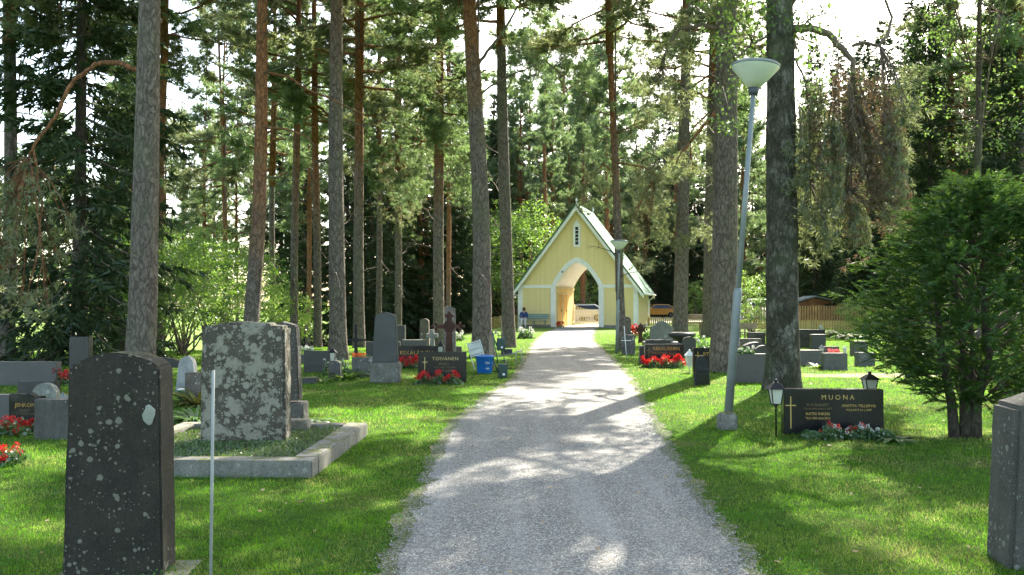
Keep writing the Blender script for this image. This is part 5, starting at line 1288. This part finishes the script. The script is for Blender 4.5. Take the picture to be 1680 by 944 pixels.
limb(789, [(788, 155), (815, 135), (850, 118), (880, 108)], 4, 2, blob(rr_, 830, 930, 60, 140, 6, 22), None, 7, red=False)
limb(833, [(824, 110), (860, 90), (895, 100), (930, 130)], 3, 1.5, blob(rr_, 840, 960, 30, 150, 16, 22), None, 8, red=False)
limb(720, [(722, 130), (705, 150), (690, 190)], 3, 2, blob(rr_, 655, 775, 110, 330, 34, 20), PINE_LEAF, 9, dens=1.3)
limb(653, [(656, 260), (665, 280), (672, 300)], 3, 1.5, blob(rr_, 620, 700, 230, 360, 14, 18), PINE_WARM, 10, dens=1.2)
limb(1018, [(1011, 268), (1035, 270), (1060, 276), (1078, 290)], 3.5, 2, blob(rr_, 1020, 1105, 265, 330, 12, 16, 9) + blob(rr_, 1025, 1060, 340, 440, 12, 12, 10), PINE_WARM, 11, dens=1.35)
limb(1018, [(1012, 285), (990, 270), (968, 290), (955, 310)], 3.5, 1.5, blob(rr_, 945, 1005, 270, 345, 9, 13, 9), PINE_WARM, 12, dens=1.3)
limb(1018, [(1010, 220), (1040, 205), (1075, 230)], 3, 1.5, blob(rr_, 950, 1085, 150, 260, 16, 17, 11), PINE_LEAF, 13, dens=1.2)
limb(1188, [(1182, 150), (1178, 180), (1166, 196), (1150, 210), (1132, 234)], 9, 4, blob(rr_, 1085, 1150, 235, 300, 8, 18, 12), PINE_WARM, 14)
limb(1188, [(1180, 48), (1150, 42), (1115, 48), (1095, 75), (1085, 110)], 7, 4, blob(rr_, 1040, 1150, 70, 200, 20, 20, 22), PINE_WARM, 15, red=False)
limb(1117, [(1120, 250), (1090, 262), (1060, 250)], 3, 2, blob(rr_, 1040, 1180, 200, 400, 26, 22), PINE_WARM, 16, red=False, dens=1.1)
# old tree: heavy limb to the right with long withered hanging sprays
hang = []
def strands(key, specs, mat, seed, L=.10):
    r, Y = TREE[key]; o = r.location; R = np.random.default_rng(seed); CC = []; DD = []; m = MB()
    for (x0, y0, x1, y1, n) in specs:
        for k in range(n):
            xs_ = R.uniform(-16, 16); a_ = np.array(at(x0 + xs_ * .6, y0 + R.uniform(-14, 14), Y + R.uniform(-.8, .6)) - o); b_ = np.array(at(x1 + xs_, y1 - R.uniform(0, (y1 - y0) * .45), Y + R.uniform(-.8, .6)) - o)
            md = (a_ + b_) / 2 + R.normal(size=3) * .06; md[0] += (b_[0] - a_[0]) * .2; pts = np.array([a_, (a_ + md) / 2, md, (md + b_) / 2, b_])
            m.tube(pts, [.008, .006, .005, .004, .002], 4); t_ = R.uniform(.05, 1, 46); P, D = along(pts, t_)
            CC.append(P + R.normal(size=P.shape) * .045); DD.append(D + np.array([0, 0, -.5]) + R.normal(size=P.shape) * .55)
    lo = m.build("hanging_branch", DBM, r); C = np.concatenate(CC); D = np.concatenate(DD)
    link("foliage", arr_mesh("hanging_needles", tufts(R, C, D, 8, L, .016, .6), 3), mat, lo)
for x0, x1, y0, y1, n_, rad in ((1398, 1412, 130, 250, 9, 11), (1375, 1400, 190, 400, 16, 13), (1410, 1450, 200, 330, 13, 14), (1425, 1470, 300, 400, 11, 13), (1330, 1350, 150, 300, 8, 9), (1452, 1476, 180, 380, 9, 11), (1388, 1410, 300, 430, 7, 12)):
    for i in range(n_):
        t = i / n_; hang.append((x0 + (x1 - x0) * t + rr_.uniform(-5, 5), y0 + (y1 - y0) * t, rad * (1.15 - .5 * t), rr_.uniform(-.5, .5), rad * 1.3))
limb(1284, [(1295, 48), (1330, 46), (1362, 58), (1380, 78), (1398, 100), (1402, 130), (1400, 170), (1392, 230), (1390, 310)], 14, 4, hang[::2], BROWN_LEAF, 17, red=False, dens=1.0, L=.11, per=9)
limb(1284, [(1400, 110), (1404, 160), (1396, 240)], 4, 2, hang[1::2], PINE_WARM, 27, red=False, dens=1.1, L=.12, per=9)
limb(1284, [(1398, 76), (1420, 70), (1440, 76), (1456, 60), (1462, 30), (1450, -10)], 6, 4, blob(rr_, 1440, 1500, 110, 280, 12, 16, 20), PINE_WARM, 18, red=False)
limb(1284, [(1305, 95), (1320, 130), (1330, 200), (1328, 300)], 4, 1.5, blob(rr_, 1306, 1375, 230, 420, 22, 13, 17), PINE_WARM, 19, red=False, L=.13)
strands(1284, [(1402, 110, 1402, 300, 7), (1398, 150, 1425, 340, 8), (1408, 130, 1455, 300, 6), (1415, 200, 1480, 390, 6), (1372, 110, 1362, 330, 6), (1440, 120, 1470, 290, 5)], BROWN_LEAF, 71, .11)
strands(1284, [(1338, 140, 1345, 300, 7), (1318, 170, 1320, 400, 8), (1372, 180, 1372, 400, 10), (1390, 310, 1415, 430, 8), (1345, 300, 1350, 430, 6), (1455, 180, 1478, 380, 9)], PINE_WARM, 72, .12)
# broad leaves of the old tree near the lamp
def leaf_limb(key, pts, w0, w1, boxes, seed, mat=DECID2, ls=.075, per=38):
    r, Y = TREE[key]; o = r.location; R = np.random.default_rng(seed)
    m = MB().tube([at(x, y, Y) - o for x, y in pts], [(w0 + (w1 - w0) * i / (len(pts) - 1)) / F * Y / 2 for i in range(len(pts))], 6)
    PP = []
    for (x0, x1, y0, y1, n) in boxes:
        for k in range(n):
            c = at(R.uniform(x0, x1), R.uniform(y0, y1), Y + R.uniform(-1.2, .6)) - o; base = min([at(x, y, Y) - o for x, y in pts], key=lambda q: (q - c).length)
            m.tube([base, base.lerp(c, .5) + Vector((0, 0, .05)), c], [.009, .006, .002], 3)
            PP.append(np.array(c)[None] + R.normal(size=(per, 3)) * np.array([.17, .17, .10]))
    P = np.concatenate(PP); L = ls * R.uniform(.6, 1.25, len(P))
    lo = m.build("leafy_limb", DBM, r)
    link("foliage", arr_mesh("leaves", rhombs(P, R.normal(size=P.shape) + np.array([0, 0, -.6]), L, L * .75, R, R.normal(size=P.shape) * .6 + np.array([0, 0, 1])), 4), mat, lo)
leaf_limb(1284, [(1260, 60), (1235, 70), (1205, 100), (1185, 140)], 4, 2, [(1170, 1262, 30, 130, 14), (1165, 1240, 120, 210, 10), (1180, 1260, -20, 40, 8)], 41, DULL)
leaf_limb(1284, [(1300, 60), (1330, 30), (1360, 20)], 4, 2, [(1300, 1350, 0, 90, 10), (1310, 1345, 90, 190, 6)], 42, DULL)
# birch right, its crown above the dark bush
bx = at(1600, 500, 24).x
r = empty("birch_tree", (bx, 24, 0), "bright leaved birch whose crown shows above the dark green bush", "tree", "tall trees of the churchyard"); TREE['birch'] = (r, 24)
link("trunk", trunk_mesh(lambda z: (.02 * z, 0), 16, .11, .07, seed=77), bark(30, 40, .8), r)
leaf_limb('birch', [(1605, 330), (1610, 200), (1625, 100), (1640, 20)], 5, 2, [(1520, 1690, -30, 60, 14), (1500, 1600, 60, 180, 12), (1590, 1700, 90, 260, 16), (1520, 1600, 180, 300, 6)], 43, DULL, .085, 24)

bc, bw_ = leafy(55, 11, 4.0, 330, 34, .11, 0.12, 12, .018, cf=.14)
o = link("crown", bc, DULL, r, (.2, 0, 8.2)); o2 = link("branches", bw_, DBM, r, (.2, 0, 8.2))

# ------------------------------------------------------------------ spruces and bushes
def spruce(px, Y, v_, label, sc_=1.0, mat=SPRUCE_LEAF, group="dark spruces of the wood edge", x=None):
    X = at(px, 500, Y).x if x is None else x
    r = empty("spruce_tree", (X, Y, hgt(X, Y)), label, "tree", group); fm, wm = SPR[v_]
    for nm_, me_, mt in (("crown", fm, mat), ("branches", wm, DBM)):
        c = link(nm_, me_, mt, r, None, px * .37); c.scale = (sc_,) * 3
    H = (21, 18, 24)[v_]; t = link("trunk", TM[v_], bark(30, 40, .8), r); t.scale = (sc_,) * 3
    return r
TM = [trunk_mesh(lambda z: (0, 0), H_ - .5, .2, .13, seed=5 + H_, rtop=.03) for H_ in (21, 18, 24)]
spruce(130, 24, 2, "large dark drooping spruce behind the big left pine", 1.0)
spruce(205, 38, 1, "shadowy spruce directly behind the big left pine trunk", .8)
for i, (px, Y, v_) in enumerate(((468, 62, 0), (500, 57, 1), (570, 66, 0), (610, 56, 1), (640, 60, 0), (672, 64, 2), (700, 70, 0), (745, 62, 1), (770, 72, 2), (815, 78, 0), (850, 86, 0), (590, 74, 2), (655, 76, 1))):
    spruce(px, Y, v_, "dark spruce in the dense wood behind the picket fence left of the gatehouse", .85 + .2 * ((i * 7) % 5) / 5, group="spruces left of the gatehouse")
for i, (px, Y, v_) in enumerate(((1075, 104, 2), (1105, 110, 2), (1140, 106, 0), (1165, 112, 2), (1200, 108, 2), (1235, 112, 2), (1330, 104, 2), (1365, 108, 2), (1400, 100, 2), (1430, 96, 2), (1460, 92, 2), (1500, 78, 2), (1540, 88, 2), (1575, 84, 0), (1620, 70, 2), (1660, 62, 2), (1290, 110, 2), (1020, 116, 2), (985, 122, 2), (950, 118, 0), (1310, 118, 2), (1385, 118, 2), (1480, 112, 2), (1530, 108, 2), (1590, 104, 2), (1640, 96, 2), (1265, 105, 1))):
    spruce(px, Y, v_, "tall spruce in the dark wood beyond the parking area", .95 + .35 * ((i * 5) % 7) / 7, SPRUCE_FAR, "spruces beyond the parking area")
R = random.Random(7)
# taller pines filling the wood behind
for i in range(96):
    if i < 50: Y = R.uniform(48, 96); px = R.uniform(-60, 860); lab, grp = "pine with a red upper trunk in the open wood left of the gatehouse", "pines left of the gatehouse"
    elif i < 70: Y = R.uniform(103, 128); px = R.uniform(800, 1120); lab, grp = "pine in the wood straight behind the gatehouse", "pines behind the gatehouse"
    else: Y = R.uniform(92, 130) if px < 1450 else R.uniform(45, 100); px = R.uniform(1100, 1760); lab, grp = "pine in the tall wood right of the gatehouse", "pines right of the gatehouse"
    if 225 < px < 410 or (i < 50 and i % 10 in (1, 4, 8)): continue
    if px < 60 and i % 2: continue
    X = at(px, 500, Y).x; v_ = i % 4; cb = R.uniform(3.5, 8.5); sc_ = R.uniform(.85, 1.1)
    if i % 13 in (3, 7): continue
    r = empty("pine_tree", (X, Y, hgt(X, Y)), lab, "tree", grp)
    if i == 0 or 'FT' not in globals(): FT = [trunk_mesh(lambda z, k=k: (.15 * math.sin(z * .3 + k), .1 * math.sin(z * .23)), 20, .16, .12, n=9, step=1.0, seed=k) for k in range(3)]
    link("trunk", FT[i % 3], bark(2, 6, .9), r)
    c = link("crown", CF[v_][0], PINE_LEAF if i % 2 else PINE_WARM, r, (0, 0, cb), i); c.scale = (sc_ * 1.1, sc_ * 1.1, sc_)
    b = link("branches", CF[v_][1], bark(-9, -8), r, (0, 0, cb), i); b.scale = c.scale
for px, Y, cb, k_ in ((962, 104, 8, 1.9), (1003, 100, 8, 1.9), (868, 84, 8, 1.6), (925, 98, 7, 1.85), (1045, 106, 7, 1.6), (975, 120, 9, 1.9)):
    X = at(px, 500, Y).x; r = empty("pine_tree", (X, Y, hgt(X, Y)), "pine in the wood straight behind the gatehouse", "tree", "pines behind the gatehouse")
    link("trunk", FT[px % 3], bark(2, 6, .9), r)
    for me_, mt_, nm_ in ((CF[px % 4][0], PINE_LEAF, "crown"), (CF[px % 4][1], bark(-9, -8), "branches")): c = link(nm_, me_, mt_, r, (0, 0, cb), px * .1); c.scale = (k_, k_, k_)
for i, (px, Y, cb, k_) in enumerate(((268, 58, 7, 1.0), (300, 66, 6, 1.1), (335, 55, 8, .9), (352, 78, 6, 1.2), (388, 62, 7, 1.0), (410, 84, 6, 1.2), (318, 90, 5, 1.2))):
    X = at(px, 500, Y).x; r = empty("pine_tree", (X, Y, hgt(X, Y)), "slender airy pine against the bright sky left of the leaning reddish pine", "tree", "airy pines on the left")
    t_ = link("trunk", FT[i % 3], bark(2, 6, .9), r); t_.scale = (.6, .6, 1.0)
    for me_, mt_, nm_ in ((CR[i % 4][0], PINE_LEAF if i % 2 else PINE_WARM, "crown"), (CR[i % 4][1], bark(-9, -8), "branches")): c = link(nm_, me_, mt_, r, (0, 0, cb), i * 1.1); c.scale = (k_, k_, k_)
for i, (px, Y, v_, k_) in enumerate(((1528, 38, 0, .78), (1648, 34, 0, .72), (1722, 37, 2, .7), (1338, 66, 0, 1.0), (1378, 74, 2, 1.0), (1420, 58, 1, 1.05), (1452, 70, 0, 1.15), (1500, 60, 1, 1.1), (1545, 54, 0, .9), (1590, 62, 0, 1.0), (1640, 50, 1, 1.0), (1690, 46, 0, .95))):
    spruce(px, Y, v_, "tall spruce rising behind the dark green bush and the tall fence", k_, SPRUCE_FAR, "spruces behind the dark bush")
# shade trees beside and beyond the frame that cast the dapple on the lawn
for i, (X, Y, cb, s_) in enumerate(((13.5, 19, 7, 1.0), (11.5, 27, 9, 1.0), (16, 31, 8, 1.1), (9.6, 34, 9, 1.0), (20, 40, 8, 1.0), (-15, 19, 8, 1), (-13, 31, 9, 1), (8.2, 26, 11, .9))):
    if X in (8.2, 9.6, 11.5, 16): continue
    r = empty("pine_tree", (X, Y, hgt(X, Y)), "tall pine standing just beyond the side of the view", "tree", "pines beside the view")
    link("trunk", FT[i % 3], bark(5, 9), r); c = link("crown", CR[i % 4][0], PINE_LEAF, r, (0, 0, cb), i); b = link("branches", CR[i % 4][1], bark(-9, -8), r, (0, 0, cb), i)

BUSH = [leafy(21, 3.2, 1.5, 300, 26, .085, .12, 12, .03, cf=.10), leafy(22, 4.6, 1.9, 420, 26, .09, .15, 16, .035, cf=.10), leafy(23, 2.2, 1.4, 230, 30, .08, .05, cf=.12)]
def bush(px, Y, v_, label, sc_=1.0, mat=DECID, name="leafy_bush", cat="bush", group="leafy bushes of the wood edge"):
    X = at(px, 500, Y).x; r = empty(name, (X, Y, hgt(X, Y)), label, cat, group, px * .5)
    a_ = link("foliage", BUSH[v_][0], mat, r); b_ = link("stems", BUSH[v_][1], DBM, r); r.scale = (sc_,) * 3; return r
bush(300, 27, 1, "bright green leafy bush between the big left pine and the lichened stone", .85, DECID)
bush(355, 31, 1, "sunlit yellow green bush under the thin orange pine", .95, DECID)
bush(200, 27, 1, "leafy bush with slim stems left of the big left pine", .8, DECID)
bush(395, 36, 0, "green bush left of the leaning reddish pine foot", 1.3, DECID)
bush(455, 40, 2, "low green bush behind the narrow peaked headstone", 1.3, DECID2)
bush(255, 36, 1, "tall green bush in shade behind the red barked pine", 1.2, DECID)
bush(120, 34, 0, "dim bush under the dark drooping spruce", 1.1, DECID)
bush(660, 72, 2, "bright sunlit undergrowth bush right of the obelisk", 1.3, DECID2)
bush(700, 70, 0, "green undergrowth bush behind the slim brown stele", 1.2, DECID)
bush(765, 76, 1, "leafy young tree between the rusty cross and the leaning big pine", 1.5, DECID)
bush(860, 66, 1, "tall fresh green tree left of the gatehouse wall", 2.0, DECID2)
bush(838, 72, 1, "tall green tree rising behind the grey path side pine", 2.1, DECID)
bush(1232, 46, 0, "small round green tree with bare stems left of the mottled trunk", 1.0, DECID, "small_tree", "tree")
bush(1140, 92, 0, "bright bush at the edge of the parking area", 1.2, DECID2)
bush(1418, 48, 2, "low green bush by the tall fence left of the dark bush", .9, DECID)
bush(960, 96, 1, "leafy bush seen through the archway", 1.7, DECID)

# the dark cypress-like bush at the right
p = G(1580, 718); cb_ = empty("cypress_bush", (p.x, p.y, 0), "broad dark green conifer bush on three bare stems right of the MUONA stone", "bush")
m = MB()
for (bxo, tx_, tz, rr2) in ((-.10, -.35, 2.3, .055), (.02, -.05, 2.6, .05), (.14, .35, 2.4, .065), (.05, .15, 2.0, .04)):
    stem = MB().tube([(bxo, 0, -.05), (bxo * 1.2, .02, .4), (bxo * 1.6 + tx_ * .25, .0, 1.0), (tx_ * .8, .05, 1.7), (tx_, 0, tz)], [rr2 * 1.25, rr2, rr2 * .85, rr2 * .5, rr2 * .15], 12)
    stem.build("stem", bark(30, 40, .6), cb_)
def cypress():
    R = np.random.default_rng(31); n = 4000
    t = R.uniform(0, 1, n); z = .62 + 2.75 * t
    prof = np.interp(t, [0, .08, .22, .45, .7, .88, 1], [.55, 1.05, 1.32, 1.28, .98, .62, .18])
    az = R.uniform(0, 6.283, n); lob = 1 + .22 * np.sin(az * 5 + z * 3.1) + .17 * np.sin(az * 9 - z * 7) + .10 * np.sin(z * 17 + az * 3)
    rr3 = prof * lob * R.uniform(.25, 1.0, n) ** .45
    C = np.stack([np.cos(az) * rr3, np.sin(az) * rr3 * .95, z + R.normal(size=n) * .06 - .12 * (rr3 < .6)], 1)
    out = np.stack([np.cos(az), np.sin(az), R.uniform(-.25, .65, n)], 1) + R.normal(size=(n, 3)) * .3
    D = unit(out); nrm = unit(np.stack([R.normal(size=n) * .35, R.normal(size=n) * .35, np.ones(n)], 1)); S = unit(np.cross(D, nrm)); L = R.uniform(.16, .34, n)
    VV = []; k = 9
    for i in range(k):
        s = (i + .5) / k; base = C + D * (L * s)[:, None]; droop = np.array([0, 0, -.10]) * s * s
        for sg in (-1, 1):
            bd = D * .75 + S * sg * .75 + droop; ln = L * .42 * (1 - s * .75) + .012
            VV.append(blades(base, bd + R.normal(size=(n, 3)) * .12, ln, np.full(n, .021), R))
    VV.append(blades(C, D, L * 1.1, np.full(n, .012), R))
    wood = MB(); idx = R.choice(n, 130, replace=False)
    for j in idx:
        c = C[j]; wood.tube([(c[0] * .12, c[1] * .12, max(.5, c[2] - .35)), tuple(c * np.array([.6, .6, 1]) - np.array([0, 0, .06])), tuple(c)], [.016, .011, .004], 4)
    return arr_mesh("cypress_sprays", np.concatenate(VV), 3), wood.mesh("twigs")
cs, cw = cypress(); cf = link("foliage", cs, BUSHM, cb_, (.2, 0, 0)); cf.scale = (.86, .9, .92); link("branches", cw, DBM, cb_, (.2, 0, 0)).scale = (.86, .9, .92)
# low bush beyond
bush(1525, 27, 2, "low shaded bush behind the dark conifer bush", .5, DECID)
print("OBJECTS", len(bpy.data.objects))


# far wood closing the view behind the parking area
R = np.random.default_rng(99); n = 52000
X = R.uniform(-6, 95, n); top = 8.5 + 3.5 * np.sin(X * .35) * np.sin(X * .13 + 1) + 1.5 * np.sin(X * 1.7)
P = np.stack([X, R.uniform(124, 134, n), top * R.uniform(0, 1, n) ** .8], 1)
D = R.normal(size=(n, 3)) * np.array([1, 1, .5]) + np.array([0, 0, -.5]); L = R.uniform(.5, 1.2, n)
tag(link("far_wood", arr_mesh("far_wood", rhombs(P, D, L, L * .34, R), 4), SPRUCE_FAR), "dark undergrowth and far wood closing the view behind the parked cars", "wood", None, 'stuff')
